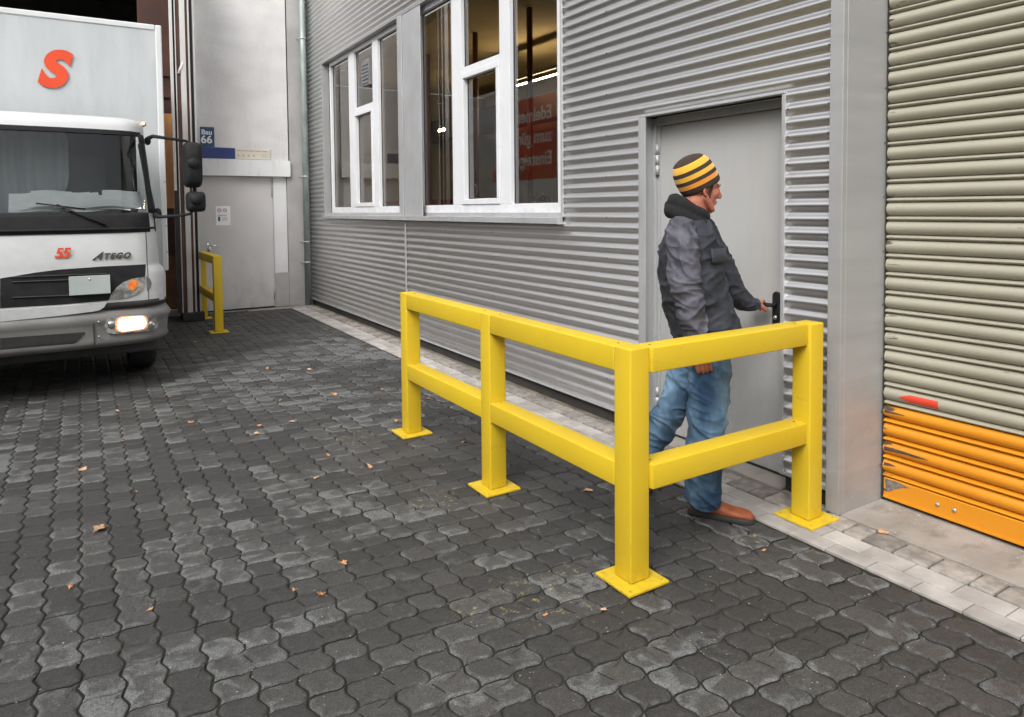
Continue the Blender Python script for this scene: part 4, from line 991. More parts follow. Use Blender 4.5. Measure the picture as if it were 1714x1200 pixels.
# dark band between apron and bumper
ringstrip(0.745, 0.80, lambda z: 2*XC-edge(z), edge, 0.004, M['rubber'], 'bumper_gap', nz=2)
def bx(px, py): return fx(px, py, 0.05)
def bpatch(name, l, off, mat, thick=0.01, parent=tk):
    return patch(name, [(p.x, p.z) for p in (fx(q[0], q[1], off) for q in l)], off, mat, parent=parent, thick=thick)
rec = bpatch('lamp_housing', [(175, 548), (176, 538), (183, 533), (210, 530), (250, 527), (262, 529), (265, 537), (264, 548), (258, 552), (225, 556), (190, 559), (180, 557)], 0.044, M['lampglass'], 0.03)
l2 = bpatch('lamp_rim', [(192, 546), (193, 538), (197, 532), (204, 529.3), (221, 528.5), (238, 527.5), (244, 529), (247.5, 534), (248.5, 542), (247, 548), (242, 551.5), (222, 554.5), (205, 556.8), (197, 555), (193, 551)], 0.0475, M['lit2'], 0.006, None); l2.parent = rec
lt = bpatch('headlamp', [(196, 544), (197, 538), (200, 534), (206, 531.5), (221, 530.5), (236, 529.5), (241, 531), (244, 535), (245, 541), (243.5, 546), (240, 549.5), (222, 552.5), (206, 554.5), (200, 553), (197, 549.5)], 0.050, M['lit'], 0.006, None); lt.parent = rec
for px in (187, 252):
    p = fx(px, 544, 0.047); b = BM(); ellips(b, p, (0.032, 0.008, 0.032), 16); o = obj('lamp_bulb', b, M['chrome'], None, True); o.parent = rec
hole = bpatch('bumper_opening', [(0, 566), (100, 559), (142, 556), (134, 562), (128, 572), (120, 580), (100, 583), (0, 592)], 0.040, M['rubber'], 0.01)
vp = fx(157, 555, 0.04)
b = BM(); box(b, vp.x-0.003, vp.x+0.002, surf(vp.x, vp.z)-0.040, surf(vp.x, vp.z)-0.02, zbm, zt-0.06); obj('panel_gap', b, M['rubber'], tk)
screws('bumper_bolt', [fx(165, 539, .05)-Vector((0, .0, 0)), fx(166, 563.5, .05)], M['chrome'], tk, 1, 0.010)
# plate, badge, numbers
a = fx(115, 463, .03); c = fx(185, 490, .03)
b = BM(); box(b, a.x, c.x, a.y-0.02, a.y-0.004, c.z, a.z, 0.002); pt = obj('number_plate', b, M['plate'], tk)
b = BM(); ellips(b, ((a.x+c.x)/2, a.y-0.022, a.z-0.03), (0.01, 0.006, 0.01), 10); o = obj('plate_bolt', b, M['chrome'], None, True); o.parent = pt
def ftext(name, txt, px, py, hpx, mat, **k):
    a = fx(px, py, .006); c = fx(px, py-hpx, .006); d = fx(px+40, py-1.0, .006)
    right = (Vector((d.x, d.y, a.z))-a).normalized(); size = (c.z-a.z)/0.70
    return place_text(name, txt, size, a-Vector((0, .003, 0)), right, (0, 0, 1), mat, tk, extrude=0.003, **k)
ftext('lettering', '55', 91.0, 431.5, 16, M['red'], shear=0.25, offset=0.004, spacing=0.92)
ftext('badge', 'A', 156, 434.5, 12.0, M['darkchrome'], shear=0.75, offset=0.004)
ftext('badge', 'TEGO', 173, 433.2, 9.0, M['darkchrome'], shear=0.35, offset=0.004, spacing=1.28)
# marker lamp on the roof corner
p = fx(238, 208, .0); b = BM(); ellips(b, (p.x-0.002, p.y+0.0, p.z), (0.040, 0.06, 0.028), 16); ml = obj('marker_lamp', b, M['amber'], tk, True)
b = BM(); ellips(b, (p.x+0.004, p.y-0.053, p.z+0.002), (0.014, 0.012, 0.013), 12); o = obj('bulb', b, M['marker'], None, True); o.parent = ml
# roof detail, mirrors
YM = 6.98
def mpt(px, py, Y=YM): return onY(px, py, Y)
b = BM(); tube(b, [fx(249, 231, 0.0), mpt(256, 228), mpt(285, 232), mpt(312, 236), mpt(318, 244)], [0.020, 0.017, 0.014, 0.013, 0.013], 10)
tube(b, [fx(258, 360, -0.02), mpt(268, 363), mpt(300, 361), mpt(318, 358), mpt(325, 350)], [0.03, 0.016, 0.013, 0.013, 0.013], 10)
tube(b, [mpt(325, 240, YM+.02), mpt(326, 352, YM+.02)], 0.016, 10)
ellips(b, fx(264, 357, 0.0), (0.035, 0.05, 0.05), 14); ellips(b, fx(247, 236, 0.0), (0.03, 0.03, 0.04), 14)
obj('mirror_arm', b, M['black'], tk, True)
def mirror(px0, py0, px1, py1, name):
    a = mpt(px0, py0); c = mpt(px1, py1); cx_ = (a.x+c.x)/2; cz = (a.z+c.z)/2; w = (c.x-a.x)/2; h = (a.z-c.z)/2
    b = BM(); rings = []
    for (s, yy) in ((0.93, 0.075), (1.0, 0.06), (1.0, 0.0), (0.9, -0.05), (0.7, -0.075), (0.3, -0.085)):
        r = []
        for k in range(32):
            an = 2*PI*k/32; cc, ss = math.cos(an), math.sin(an); pw = 0.42
            r.append(Vector((cx_+w*s*math.copysign(abs(cc)**pw, cc), YM+yy, cz+h*s*math.copysign(abs(ss)**pw, ss))))
        rings.append(r)
    loft(b, rings); return obj(name, b, M['black'], tk, True)
m1 = mirror(305, 237, 340, 314, 'mirror'); m2 = mirror(311.5, 320.5, 345, 354.5, 'mirror')
for mo, q in ((m1, (322, 274)), (m2, (327, 334))):
    p = mpt(*q); b = BM(); ellips(b, (p.x, YM-0.085, p.z), (0.055, 0.03, 0.05), 16); k = obj('mirror_hub', b, M['black'], None, True); k.parent = mo
# chassis, wheels
b = BM(); box(b, -1.3, 0.30, 7.3, 13.2, 0.55, 0.85); box(b, -1.45, 0.55, 7.06, 7.25, 0.32, 0.6, 0.02); obj('chassis', b, M['rubber'], tk)
for x in (0.38, -1.62):
    for yc, nm in ((8.02, 'wheel'), (11.6, 'wheel')):
        b = BM(); prof = [(0.0, .43), (0.02, .455), (0.06, .47), (0.18, .47), (0.22, .455), (0.24, .43), (0.24, .27), (0.0, .27)]
        rings = []
        for (dx, r) in prof: rings.append([Vector((x+dx-0.02, yc+r*math.cos(2*PI*k/40), 0.47+r*math.sin(2*PI*k/40))) for k in range(40)])
        loft(b, rings, cap=False); w = obj(nm, b, M['rubber'], tk, True)
        b = BM(); tube(b, [(x+0.03, yc, 0.47), (x+0.18, yc, 0.47)], 0.27, 30); tube(b, [(x+0.16, yc, 0.47), (x+0.225, yc, 0.47)], 0.1, 20); o = obj('rim', b, M['bumper'], None, True); o.parent = w
b = BM(); box(b, 0.36, 0.63, 7.42, 7.56, 0.45, 1.0, 0.02); box(b, 0.36, 0.64, 8.49, 8.6, 0.45, 1.0, 0.02); obj('mudguard', b, M['bumper'], tk)
# box body
YX = 8.28
bx0, bx1 = -1.80, 0.785
bo = BM(); box(bo, bx0+0.03, bx1-0.032, YX+0.01, 13.4, 0.98, 3.52, 0.01); bxo = obj('cargo_box', bo, M['boxwhite'], tk)
b = BM()
box(b, bx1-0.06, bx1, YX, YX+0.06, 0.95, 3.55, 0.012, 3); box(b, bx0, bx0+0.06, YX, YX+0.06, 0.95, 3.55, 0.012, 3); box(b, bx0+.061, bx1-.061, YX, YX+0.06, 3.49, 3.55, 0.012, 3)
box(b, bx1-0.06, bx1, YX+0.061, 13.4, 3.49, 3.55, 0.01); box(b, bx1-0.06, bx1, YX+0.061, 13.4, 0.95, 1.02, 0.01)
o = obj('box_frame', b, M['boxtrim']); o.parent = bxo
screws('rivet', [(bx1-0.012, YX-0.001, z) for z in (1.15, 1.43, 1.9)], M['screw'], tk, 1, 0.007)
# big red letter on the box front, red advert on its side
a = onY(131, 146, YX); sz = 0.47
place_text('lettering', 'S', sz, (a.x-0.335, YX-0.004, a.z+0.006), (1, 0, 0), (0, 0, 1), M['red'], tk, extrude=0.0008, shear=0.28, offset=0.027)
b = BM(); xs = bx1-0.030
poly = [(8.42, 2.03), (10.30, 2.03), (9.95, 3.30), (8.42, 3.30)]
v1 = [b.verts.new((xs+0.003, yy, z)) for yy, z in poly]; v0 = [b.verts.new((xs-0.004, yy, z)) for yy, z in poly]
b.faces.new(v1); b.faces.new(v0[::-1])
for k in range(4): b.faces.new((v0[k], v0[(k+1) % 4], v1[(k+1) % 4], v1[k]))
ad = obj('advert_panel', b, M['adred'], tk)
for k, t in enumerate(('Edelmetall', 'zum günstigen', 'Einsteigerpreis')):
    o = place_text('lettering', t, 0.29, (xs+0.005, 8.52, 2.93-k*0.34), (0, 1, 0), (0, 0, 1), M['adtext'], None, extrude=0.001, offset=0.006); o.parent = ad
# side window of the cab door
b = BM(); v = [b.verts.new(p) for p in ((0.592, 7.25, 1.55), (0.592, 7.9, 1.55), (0.497, 7.9, 2.25), (0.497, 7.38, 2.25))]; b.faces.new(v)
for q in v: q.co.x += 0.006
obj('side_window', b, M['black'], tk)

# =================================================================== PERSON
def build_person():
    body = BM()
    hf = Vector((0.94, -0.28, -0.13)).normalized(); hl_ = Vector((0, 0, 1)).cross(hf).normalized(); hu = hf.cross(hl_)
    HC = D(1173, 315, 3.58)
    H = lambda a, b_, c: HC + hf*a + hl_*b_ + hu*c
    rot = Matrix((hf, hl_, hu)).transposed()
    E = lambda c, r, rx=None: ellips(body, H(*c), r, 24, rot if rx is None else rot @ rx)
    E((-0.012, 0, 0.03), (0.096, 0.074, 0.092)); E((0.028, 0, -0.02), (0.064, 0.060, 0.082)); E((0.030, 0, -0.075), (0.054, 0.050, 0.040))
    capsule(body, H(0.030, 0, -0.095), H(0.066, 0, -0.104), 0.034, 0.020); E((0.078, 0, -0.102), (0.016, 0.020, 0.014))
    for s in (-1, 1):
        E((0.052, s*0.042, -0.018), (0.032, 0.020, 0.028)); capsule(body, H(0.088, s*0.008, 0.022), H(0.076, s*0.045, 0.022), 0.010, 0.008)
        E((0.076, s*0.031, 0.002), (0.013, 0.014, 0.011)); E((0.104, s*0.010, -0.034), (0.011, 0.0075, 0.007))
        capsule(body, H(0.0, s*0.050, -0.05), H(0.055, s*0.034, -0.098), 0.022, 0.016)
        # ear: rim and lobe
        for k in range(9):
            a0 = PI*(-0.35+1.5*k/9); a1 = PI*(-0.35+1.5*(k+1)/9)
            q = lambda a: H(-0.018-0.016*math.sin(a-0.2)*1.0+0.008, s*(0.073+0.010*(0.5+0.5*math.sin(a))), -0.014+0.027*math.cos(a))
            capsule(body, q(a0), q(a1), 0.0055, 0.0055, 8)
        E((-0.016, s*0.071, -0.014), (0.013, 0.006, 0.022))
    capsule(body, H(0.090, 0, 0.016), H(0.116, 0, -0.024), 0.009, 0.0105); E((0.114, 0, -0.031), (0.012, 0.011, 0.009))
    E((0.086, 0, -0.060), (0.014, 0.024, 0.006)); E((0.083, 0, -0.072), (0.013, 0.021, 0.0065)); E((0.070, 0, -0.066), (0.020, 0.032, 0.018))
    neckb = D(1160, 372, 3.60)
    capsule(body, H(-0.025, 0, -0.06), neckb, 0.058, 0.062)
    # trunk and limbs under the clothes, one continuous figure
    sR, sL = D(1140, 386, 3.43), D(1177, 384, 3.74)
    eR, wR = D(1147, 470, 3.36), D(1167, 572, 3.36)
    eL, wL = D(1228, 489, 3.80), D(1262, 509, 3.90)
    pel = D(1170, 560, 3.58); chest = D(1160, 430, 3.58)
    capsule(body, neckb, chest, 0.06, 0.11); capsule(body, chest, pel, 0.12, 0.12); capsule(body, sR, sL, 0.05, 0.05)
    capsule(body, sR, eR, 0.045, 0.036); capsule(body, eR, wR, 0.036, 0.026); capsule(body, sL, eL, 0.045, 0.036); capsule(body, eL, wL, 0.036, 0.026)
    hR, kR, aR = D(1178, 575, 3.52), D(1184, 700, 3.46), D(1172, 832, 3.47)
    hL, kL, aL = D(1160, 580, 3.64), D(1130, 672, 3.66), D(1064, 782, 3.76)
    for h, k, a in ((hR, kR, aR), (hL, kL, aL)): capsule(body, h, k, 0.07, 0.05); capsule(body, k, a, 0.05, 0.035)
    # hands
    def hand(w, d, side, palm, curl, thumbdir, k=1.0, spread=0.0):
        """w wrist, d along the hand, side towards the index finger, palm normal"""
        d = d.normalized(); side = (side-d*side.dot(d)).normalized(); pn = d.cross(side) if palm > 0 else side.cross(d)
        capsule(body, w-d*0.03, w+d*0.02, 0.027*k, 0.026*k)
        for t in (-0.030, -0.010, 0.010, 0.030): capsule(body, w+d*0.015+side*t*0.6*k, w+d*0.085*k+side*t*k, 0.015*k, 0.0125*k, 12)
        lens = (0.068, 0.080, 0.086, 0.074)
        for i, t in enumerate((-0.030, -0.010, 0.0105, 0.0305)):
            p = w+d*0.088*k+side*t*k; dr_ = d.copy(); an = 0
            for s_, fr in enumerate((0.45, 0.30, 0.25)):
                an += curl[s_]; dirv = (d*math.cos(an)+pn*math.sin(an)+side*(t*spread)).normalized()
                q = p+dirv*lens[i]*fr*k*1.05; capsule(body, p, q, (0.0098-0.0009*s_)*k, (0.0090-0.0011*s_)*k, 10); p = q
        # thumb leaves the side of the palm near its base
        tb = w+d*0.025*k+side*0.030*k; t1 = tb+(side*0.5+d*0.6+pn*0.35).normalized()*0.045*k
        capsule(body, tb, t1, 0.015*k, 0.012*k, 12); td = (d*0.75+pn*0.5+side*thumbdir).normalized(); t2 = t1+td*0.032*k; capsule(body, t1, t2, 0.0115*k, 0.0105*k, 12); capsule(body, t2, t2+(td+d*0.3).normalized()*0.022*k, 0.0105*k, 0.008*k, 12)
    wr = wR + (D(1176, 600, 3.36)-wR)*0.2
    camright = RR
    hand(wR+(D(1179, 620, 3.36)-wR).normalized()*0.02, D(1179, 620, 3.36)-wR, -camright*0.9+F*0.3, 1, (0.35, 0.6, 0.5), 0.0, 1.02)
    # left hand on the lever handle
    lv = Vector((XD-0.056, HY+0.085, HZ+0.0))
    wl_ = wL+(lv-wL)*0.10
    dv = (lv-wL); dv.z -= 0.0
    body_h0 = len(body.verts)
    d_ = Vector((dv.x, dv.y, 0)).normalized(); sd_ = Vector((d_.y, -d_.x, 0)) 
    palmc = lv-d_*0.075+Vector((0, 0, 0.012))
    k = 1.0
    capsule(body, wL, palmc-d_*0.01, 0.026, 0.028)
    for t in (-0.026, -0.009, 0.009, 0.026):
        capsule(body, palmc-d_*0.03+sd_*t*0.7+Vector((0, 0, .004)), palmc+d_*0.038+sd_*t+Vector((0, 0, .010)), 0.015, 0.012, 12)
    for i, t in enumerate((-0.030, -0.010, 0.010, 0.030)):
        p = palmc+d_*0.04+sd_*t+Vector((0, 0, 0.012)); ln = (0.066, 0.078, 0.082, 0.07)[i]
        an = 0.15
        for s_, (fr, ca) in enumerate(((0.45, 0.35), (0.3, 1.1), (0.25, 0.75))):
            an += ca; q = p+(d_*math.cos(an)-Vector((0, 0, 1))*math.sin(an))*ln*fr; capsule(body, p, q, 0.0098-0.0008*s_, 0.0092-0.001*s_, 10); p = q
    tb = palmc-d_*0.02+sd_*0.026-Vector((0, 0, 0.008)); t1 = tb+(d_*0.5+sd_*0.5-Vector((0, 0, 0.55))).normalized()*0.042; t2 = t1+(d_*0.95-Vector((0, 0, 0.1))).normalized()*0.034; t3 = t2+(d_*0.9-sd_*0.1+Vector((0, 0, .1))).normalized()*0.026
    capsule(body, tb, t1, 0.0155, 0.0125, 12); capsule(body, t1, t2, 0.0120, 0.0108, 12); capsule(body, t2, t3, 0.0106, 0.0085, 12)
    me = remeshed(body, 'person', 0.0032, 4, 0.5)
    per = mesh_obj('person', me, M['skin']); tag(per, 'man in striped beanie, dark jacket, jeans and tan shoes reaching for the door handle', 'person')
    def P(name, me, mat):
        o = mesh_obj(name, me, mat, None, True); o.parent = per; return o
    # ---- hair and brows
    b = BM()
    for s in (-1, 1):
        for k_ in range(5): ellips(b, H(0.022-0.001*k_, s*(0.0655-0.001*k_), 0.012-0.014*k_), (0.011-0.0008*k_, 0.006, 0.011), 10, rot)
        ellips(b, H(-0.052, s*0.042, -0.012), (0.028, 0.024, 0.028), 14, rot)
    ellips(b, H(-0.060, 0, -0.02), (0.035, 0.050, 0.038), 16, rot)
    for s in (-1, 1): capsule(b, H(0.022, s*0.064, 0.012), H(-0.045, s*0.052, 0.0), 0.008, 0.012, 10)
    P('hair', remeshed(b, 'hair', 0.003, 2), M['hair'])
    for s in (-1, 1):
        b = BM(); capsule(b, H(0.096, s*0.012, 0.026), H(0.084, s*0.044, 0.026), 0.0042, 0.003, 8); o = obj('eyebrow', b, M['hair'], None, True); o.parent = per
    b = BM()
    for s in (-1, 1): ellips(b, H(0.0835, s*0.031, 0.002), (0.0075, 0.009, 0.0045), 12, rot)
    P('eyes', remeshed(b, 'eyes', 0.0022, 1), pm('eye_dark', (0.05, 0.035, 0.03), rough=0.3))
    # ---- beanie
    ax = (hu*math.cos(0.60) - hf*math.sin(0.60)).normalized(); af = (hf - ax*hf.dot(ax)).normalized(); al = ax.cross(af)
    c0 = H(-0.004, 0, 0.014)-hf*0.0; b = BM(); prof = []
    prof = [(-0.012, 0.97), (-0.004, 1.01), (0.02, 1.04), (0.045, 1.045), (0.07, 1.035), (0.095, 1.0), (0.118, 0.935), (0.138, 0.83), (0.152, 0.68), (0.162, 0.47), (0.168, 0.22), (0.170, 0.03)]
    fine = []
    for (h0, r0), (h1, r1) in zip(prof, prof[1:]):
        for q in range(3): t = q/3; fine.append((h0+(h1-h0)*t, r0+(r1-r0)*t))
    fine.append(prof[-1]); rings = []
    for h, r in fine:
        ring = []
        for k_ in range(56):
            an = 2*PI*k_/56; wob = 1+0.014*noise.noise(Vector((math.cos(an)*2.0, math.sin(an)*2.0, h*22)))+0.004*math.cos(an*28)
            sh = -0.10*h/0.17
            ring.append(c0+ax*h+af*(0.105*r*math.cos(an)*wob+sh*0.10)+al*(0.087*r*math.sin(an)*wob))
        rings.append(ring)
    def mi(i, k_):
        h = (fine[i][0]+fine[min(i+1, len(fine)-1)][0])/2
        st = [(0.020, 0), (0.043, 2), (0.063, 0), (0.087, 1), (0.108, 0), (0.140, 1), (1, 0)]
        for z, m_ in st:
            if h < z: return m_
    # finer stripes need boundaries on rings
    brk = [0.020, 0.043, 0.063, 0.087, 0.108, 0.140]
    hs_ = sorted(set([round(f[0], 5) for f in fine]+brk)); rr_ = []
    for h in hs_:
        r = np.interp(h, [f[0] for f in fine], [f[1] for f in fine]); rr_.append((h, float(r)))
    fine = rr_; rings = []
    for h, r in fine:
        ring = []
        for k_ in range(56):
            an = 2*PI*k_/56; wob = 1+0.016*noise.noise(Vector((math.cos(an)*2.0, math.sin(an)*2.0, h*22)))+0.004*math.cos(an*28)
            ring.append(c0+ax*h+af*(0.107*r*math.cos(an)*wob-0.06*h)+al*(0.089*r*math.sin(an)*wob))
        rings.append(ring)
    loft(b, rings, mi=mi); hat = obj('beanie', b, [M['kn_brown'], M['kn_yel'], M['kn_or']], None, True); hat.parent = per
    for f in hat.data.polygons[-2:]: f.material_index = 0
    # ---- fleece hood round the neck
    b = BM(); ring = []
    cc = D(1156, 352, 3.59); n = 26
    fw = (RR*0.98-F*0.18); fw.z = 0; fw.normalize(); lt_ = Vector((0, 0, 1)).cross(fw)
    for k_ in range(n):
        an = 2*PI*k_/n; c_, s_ = math.cos(an), math.sin(an)
        p = cc+fw*(0.076*c_-0.005)+lt_*(0.080*s_)+Vector((0, 0, -0.044*c_ + 0.008)); q = p+fw*(0.018*c_)+lt_*0.015*s_-Vector((0, 0, 0.05+0.02*max(0, c_)))
        r = 0.030+0.008*(0.5-0.5*c_)+0.003*math.sin(5*an)
        ellips(b, p, (r, r, r), 12); ellips(b, q, (r, r, r*1.1), 12)
    capsule(b, cc-Vector((0, 0, .03)), cc-Vector((0, 0, .09)), 0.085, 0.10)
    ellips(b, cc-fw*0.098+Vector((0, 0, 0.030)), (0.030, 0.045, 0.030), 14); 
    me = remeshed(b, 'hood', 0.006, 5); displace(me, lambda p: 0.004*noise.noise(p*28)); 
    # carve room for the face is not needed: ring stays below the chin
    P('fleece_collar', me, M['fleece'])
    # ---- jacket body
    tf = fw.copy(); tl_ = lt_
    def TR(z, pxc, hd, hw_, n=40, open_=0.0, d=3.58):
        c = D(pxc, 340, d); c = Vector((c.x, c.y, z)); ring = []
        for k_ in range(n):
            an = 2*PI*k_/n; c_, s_ = math.cos(an), math.sin(an); pw = 0.85
            ring.append(c+tf*hd*math.copysign(abs(c_)**pw, c_)+tl_*hw_*math.copysign(abs(s_)**pw, s_))
        return ring
    b = BM()
    loft(b, [TR(0.875, 1186, 0.176, 0.200), TR(0.905, 1184, 0.180, 0.205), TR(0.97, 1179, 0.183, 0.205), TR(1.06, 1168, 0.178, 0.198), TR(1.15, 1161, 0.172, 0.19), TR(1.25, 1156, 0.166, 0.187), TR(1.34, 1154, 0.158, 0.187), TR(1.41, 1155, 0.142, 0.182), TR(1.46, 1156, 0.124, 0.168), TR(1.495, 1156, 0.105, 0.145), TR(1.52, 1156, 0.085, 0.11)])
    capsule(b, sR+Vector((0, 0, -.01)), sL+Vector((0, 0, -.01)), 0.062, 0.058)
    me = remeshed(b, 'jacket', 0.0065, 6)
    def rid(q):
        a = 1-abs(noise.noise(q))*2.2; return a*a*(1 if a > 0 else -1)-0.45
    def wr1(p):
        return 0.012*rid(Vector((p.x*5+p.z*3, p.y*5, p.z*8-p.x*3)))+0.008*rid(Vector((p.x*9-p.z*6, p.y*9+4, p.z*13)))+0.003*noise.noise(p*30)
    displace(me, wr1); jk = P('jacket', me, M['jacket'])
    def sleeve(name, pts, rads, amp, mat):
        b = BM()
        for (p, q), (r0, r1) in zip(zip(pts, pts[1:]), zip(rads, rads[1:])): capsule(b, p, q, r0, r1, 20)
        me = remeshed(b, name, 0.005, 6)
        axd = (pts[-1]-pts[0]).normalized()
        def w_(p):
            t = (p-pts[0]).dot(axd); 
            return amp*1.3*rid(Vector((p.x*6, p.y*6, p.z*15+p.x*10+2*noise.noise(p*6))))+amp*0.8*rid(Vector((p.x*9+5, p.y*9-p.z*12, p.z*17)))+0.002*noise.noise(p*40)
        displace(me, w_); o = mesh_obj(name, me, mat, None, True); o.parent = jk; return o
    sleeve('sleeve', [sR+Vector((0, 0, -0.005)), D(1143, 420, 3.38), eR, D(1156, 520, 3.345), wR+Vector((0, 0, 0.0))], [0.074, 0.080, 0.078, 0.072, 0.060], 0.009, M['sleeve'])
    sleeve('sleeve', [sL, D(1203, 432, 3.77), eL, D(1243, 504, 3.83), wL-(lv-wL)*0.28], [0.07, 0.070, 0.068, 0.058, 0.044], 0.006, M['jacket'])
    # pocket flap and seams on the chest
    b = BM(); c = Vector(D(1199, 425, 3.44)); 
    for (z0, px0, w_, h_) in ((1.335, 1196, 0.055, 0.05),):
        pass
    fl = []
    for i in range(9):
        t = i/8; an = -1.05+0.75*t
        cxy = D(1154, 340, 3.58); base = Vector((cxy.x, cxy.y, 0))
        o_ = tf*math.cos(an)*0.172+tl_*math.sin(an)*0.200
        fl.append((base+o_*1.03, base+o_*1.10))
    V = []
    for i, (p, q) in enumerate(fl):
        V.append((b.verts.new(Vector((p.x, p.y, 1.375))), b.verts.new(Vector((q.x, q.y, 1.315))), b.verts.new(Vector((p.x, p.y, 1.30)))))
    for i in range(8):
        for k_ in range(2): b.faces.new((V[i][k_], V[i+1][k_], V[i+1][k_+1], V[i][k_+1]))
    o = obj('pocket_flap', b, M['jacket'], None, True); o.parent = jk; s = o.modifiers.new('s', 'SOLIDIFY'); s.thickness = 0.004
    # ---- jeans
    b = BM()
    capsule(b, D(1168, 548, 3.57), D(1174, 585, 3.56), 0.125, 0.125)
    def leg(pts, rads):
        for (p, q), (r0, r1) in zip(zip(pts, pts[1:]), zip(rads, rads[1:])): capsule(b, p, q, r0, r1, 22)
    leg([D(1186, 580, 3.50), D(1187, 640, 3.47), D(1184, 700, 3.44), D(1178, 775, 3.45), D(1177, 828, 3.46)], [0.110, 0.106, 0.098, 0.088, 0.088])
    leg([D(1160, 590, 3.63), D(1143, 640, 3.64), kL, D(1100, 725, 3.70), aL], [0.10, 0.088, 0.083, 0.078, 0.074])
    me = remeshed(b, 'jeans', 0.0055, 6)
    def wj(p):
        return 0.010*rid(Vector((p.x*6+p.z*2, p.y*6, p.z*10+p.x*6)))+0.007*rid(Vector((p.x*10, p.y*10-p.z*8, p.z*15)))+0.002*noise.noise(p*35)
    displace(me, wj)
    hc = gnd(1177, 850)
    for v in me.vertices:
        if (v.co.x-hc.x)**2+(v.co.y-hc.y)**2 < 0.13**2 and v.co.z < 0.30:
            zf = 0.062+0.10*((v.co-hc).dot(fw)+0.05); v.co.z = max(v.co.z, zf)
    # flat hem: flatten what hangs below the ankle of the front leg
    jn = P('jeans', me, M['jeans'])
    # ---- shoes
    def shoe(heel, toe, lift=0.0, name='shoe'):
        heel = Vector(heel); toe = Vector(toe); d = (toe-heel); L = Vector((d.x, d.y, 0)).length; dd = d.normalized(); sdv = Vector((dd.y, -dd.x, 0)).normalized(); upv = sdv.cross(dd)
        if upv.z < 0: upv = -upv
        secs = [(0.0, .020, .052), (0.03, .032, .085), (0.12, .036, .115), (0.22, .037, .122), (0.34, .037, .112), (0.46, .040, .085), (0.60, .045, .066), (0.74, .049, .060), (0.86, .047, .058), (0.94, .038, .052), (0.985, .024, .040), (1.0, .010, .026)]
        b = BM(); rings = []
        for t, w, h in secs:
            c = heel+dd*(L*t); r = []
            for k_ in range(24):
                an = 2*PI*k_/24; c_, s_ = math.cos(an), math.sin(an)
                r.append(c+sdv*w*math.copysign(abs(c_)**0.8, c_)+upv*(0.018+(h-0.018)*(0.5+0.5*math.copysign(abs(s_)**(0.7 if s_ < 0 else 1.0), s_))))
            rings.append(r)
        loft(b, rings); sh = obj(name, b, M['boot'], None, True); s_ = sh.modifiers.new('s', 'SUBSURF'); s_.levels = 1; s_.render_levels = 1; sh.parent = per
        b = BM(); rings = []
        for hz_, k2 in ((0.0, 0.97), (0.004, 1.03), (0.020, 1.05), (0.026, 0.99)):
            r = []
            for t, w, h in secs: r.append(heel+dd*(L*(0.5+(t-0.5)*1.02))+sdv*(w*k2+0.003)+upv*hz_)
            for t, w, h in secs[::-1]: r.append(heel+dd*(L*(0.5+(t-0.5)*1.02))-sdv*(w*k2+0.003)+upv*hz_)
            rings.append(r)
        loft(b, rings); so = obj('sole', b, M['sole'], None, True); so.parent = sh
    h0 = gnd(1153, 858); t0 = gnd(1262, 876); shoe((h0.x, h0.y, 0.003), (t0.x, t0.y, 0.003))
    t1 = gnd(1096, 829); hd_ = Vector((0.62, -0.62, 0)).normalized(); shoe((t1.x-hd_.x*0.27, t1.y-hd_.y*0.27, 0.11), (t1.x, t1.y, 0.012))
    return per
build_person()

# =================================================================== FALLEN LEAVES
def leaf_mesh(k, mat):
    b = BM(); r = random.Random(k); n = 14; G = []
    vs = []
    for i in range(n):
        an = 2*PI*i/n; rr = (0.6+0.4*abs(math.cos(an*2.5)))*(1+0.25*r.uniform(-1, 1)); x = 0.020*rr*math.cos(an)*1.5; y_ = 0.020*rr*math.sin(an)
        vs.append(b.verts.new((x, y_, 0.004+0.006*math.sin(an*1.5+k)+0.004*r.random())))
    c = b.verts.new((0, 0, 0.003))
    for i in range(n): b.faces.new((vs[i], vs[(i+1) % n], c))
    tube(b, [(0.028, 0, 0.006), (0.045, 0.004, 0.004)], 0.0008, 5)
    me = bpy.data.meshes.new('fallen_leaf'); b.to_mesh(me); b.free(); me.materials.append(mat); return me
LM = [leaf_mesh(k, M['leafy'] if k % 2 else M['leafp']) for k in range(6)]
leaves = [(168, 887, 1.7, 'pale curled leaf at the lower left of the yard, largest of the fallen leaves'), (538, 996, 1.0, None), (137, 787, 1.3, None), (320, 707, 1.2, None), (430, 726, 1.0, None), (434, 713, .8, None), (488, 707, 1.1, 'yellow leaf lying flat in the middle of the dark pavers'), (560, 661, 1.3, None), (466, 671, .9, None), (550, 762, .8, None), (530, 800, .8, None), (778, 741, 1.0, None), (715, 669, 1.1, None), (664, 705, 1.0, None), (620, 782, 1.2, None), (448, 617, 1.0, None), (519, 619, 1.2, None), (326, 573, 1.1, None), (985, 823, 1.2, 'orange leaf lying just in front of the corner post of the long barrier'), (575, 943, .8, None), (492, 989, .6, None), (1278, 922, .5, None), (226, 824, .8, None), (208, 738, .8, None), (196, 688, .7, None), (284, 665, .6, None), (350, 600, .8, None), (315, 602, .6, None), (1478, 893, 1.2, 'brown dry leaf on the concrete in front of the roller shutter'), (640, 652, .6, None), (1010, 1022, .6, None), (118, 983, .6, None), (250, 1022, .6, None), (912, 1030, .5, None), (570, 712, .5, None)]
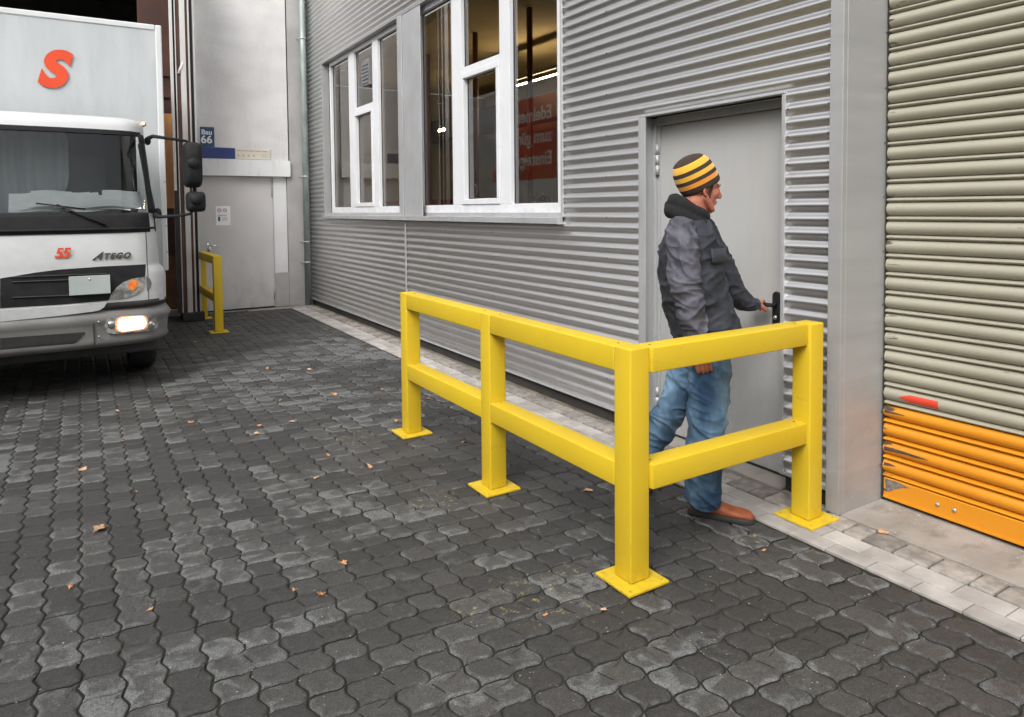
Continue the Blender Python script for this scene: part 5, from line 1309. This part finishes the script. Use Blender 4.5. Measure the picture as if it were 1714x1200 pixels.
LBL = {1: 'dark orange star leaf near the lower middle of the yard', 2: 'pale leaf near the left edge, above the largest leaf', 3: 'narrow orange leaf alone in the left middle of the yard', 4: 'orange leaf, lower one of the close pair in mid yard', 5: 'tiny orange leaf, upper one of the close pair in mid yard', 7: 'long pale orange leaf, left of the far end post of the long barrier', 8: 'small orange leaf between the long pale leaf and the yellow flat leaf', 9: 'small leaf, upper of two left of the middle barrier post', 10: 'small leaf, lower of two left of the middle barrier post', 11: 'orange leaf under the lower rail, right of the far end post', 12: 'orange leaf just behind the far end post of the long barrier', 13: 'upright orange leaf touching the left side of the far end post foot', 14: 'orange leaf left of the middle post, in front of the far end post foot', 15: 'orange leaf far back in the yard, left one of two in front of the corner', 16: 'curled tan leaf far back in the yard, right one of two', 17: 'pale leaf between the truck bumper and the small yellow barrier', 19: 'star-shaped orange leaf in the lower middle of the pavers', 20: 'tiny orange leaf left below the star-shaped leaf', 21: 'tiny pale crumb of leaf in front of the tan shoe', 22: 'thin whitish leaf just above the largest leaf to its right', 23: 'dull orange leaf in the left part of the yard, upper right of the largest leaf', 24: 'small leaf nearest to the dark shade under the truck', 25: 'tiny leaf straight below the truck headlamp corner', 26: 'small pale leaf behind the truck corner, right one of two', 27: 'small pale leaf behind the truck corner, left one of two', 29: 'tiny leaf beside the lower rail end of the far end post', 30: 'tiny pale leaf beside the base plate of the corner post', 31: 'tiny leaf at the bottom left edge of the pavers', 32: 'tiny orange leaf at the bottom, left of the star-shaped leaf', 33: 'tiny yellowish leaf among the paint splashes left of the corner post', 34: 'tiny leaf on the mossy yellow stain in mid yard'}
rnd = random.Random(21)
M['leafd'] = pm('leaf_brown', (0.16, 0.08, 0.05), rough=0.8)
for i, (px, py, s, lb) in enumerate(leaves):
    p = gnd(px, py); o = bpy.data.objects.new('fallen_leaf', LM[i % 6]); COL.objects.link(o); o.location = (p.x, p.y, 0.0015 if px < 1400 else 0.008)
    o.rotation_euler = (rnd.uniform(-.1, .1), rnd.uniform(-.1, .1), rnd.uniform(0, 6.28)); o.scale = (s*.82, s*.82, s)
    tag(o, lb or LBL.get(i, "small orange-brown autumn leaf on the dark pavers"), 'leaf', 'autumn leaves scattered on the pavers')
rr = random.Random(4); GV = []; GF = []
def crumb(x, y, z, s_, e):
    b0 = len(GV); a = rr.uniform(0, PI)
    for k in range(5):
        an = a+2*PI*k/5; q = rr.uniform(.7, 1.2); GV.append((x+s_*e*q*math.cos(an), y+s_*q*math.sin(an), z))
    GV.append((x, y, z+s_*0.8))
    for k in range(5): GF.append((b0+k, b0+(k+1) % 5, b0+5))
for k in range(1500):
    p = gnd(rr.uniform(20, 1600), rr.uniform(560, 1180))
    if p.x > 2.84: continue
    crumb(p.x, p.y, -0.0005, rr.uniform(0.0009, 0.0030), rr.uniform(.7, 1.6))
for k in range(260):
    x = rr.uniform(3.1, 3.6); y = rr.uniform(1.2, 2.1)
    if rr.random() < 0.6: x = 3.6-abs(rr.gauss(0, 0.05))
    if x > 3.59: continue
    crumb(x, y, 0.006 if x > 3.25 else 0.003, rr.uniform(0.001, 0.004), rr.uniform(.7, 2))
gme = bpy.data.meshes.new('grit'); gme.from_pydata(GV, [], GF)
grit = mesh_obj('grit', gme, pm('pale_grit', (0.42, 0.40, 0.35), (0.25, 0.2, 0.1), 40, rough=0.9)); tag(grit, 'scattered pale grit and crumbs on the dark pavers', 'grit', kind='stuff')
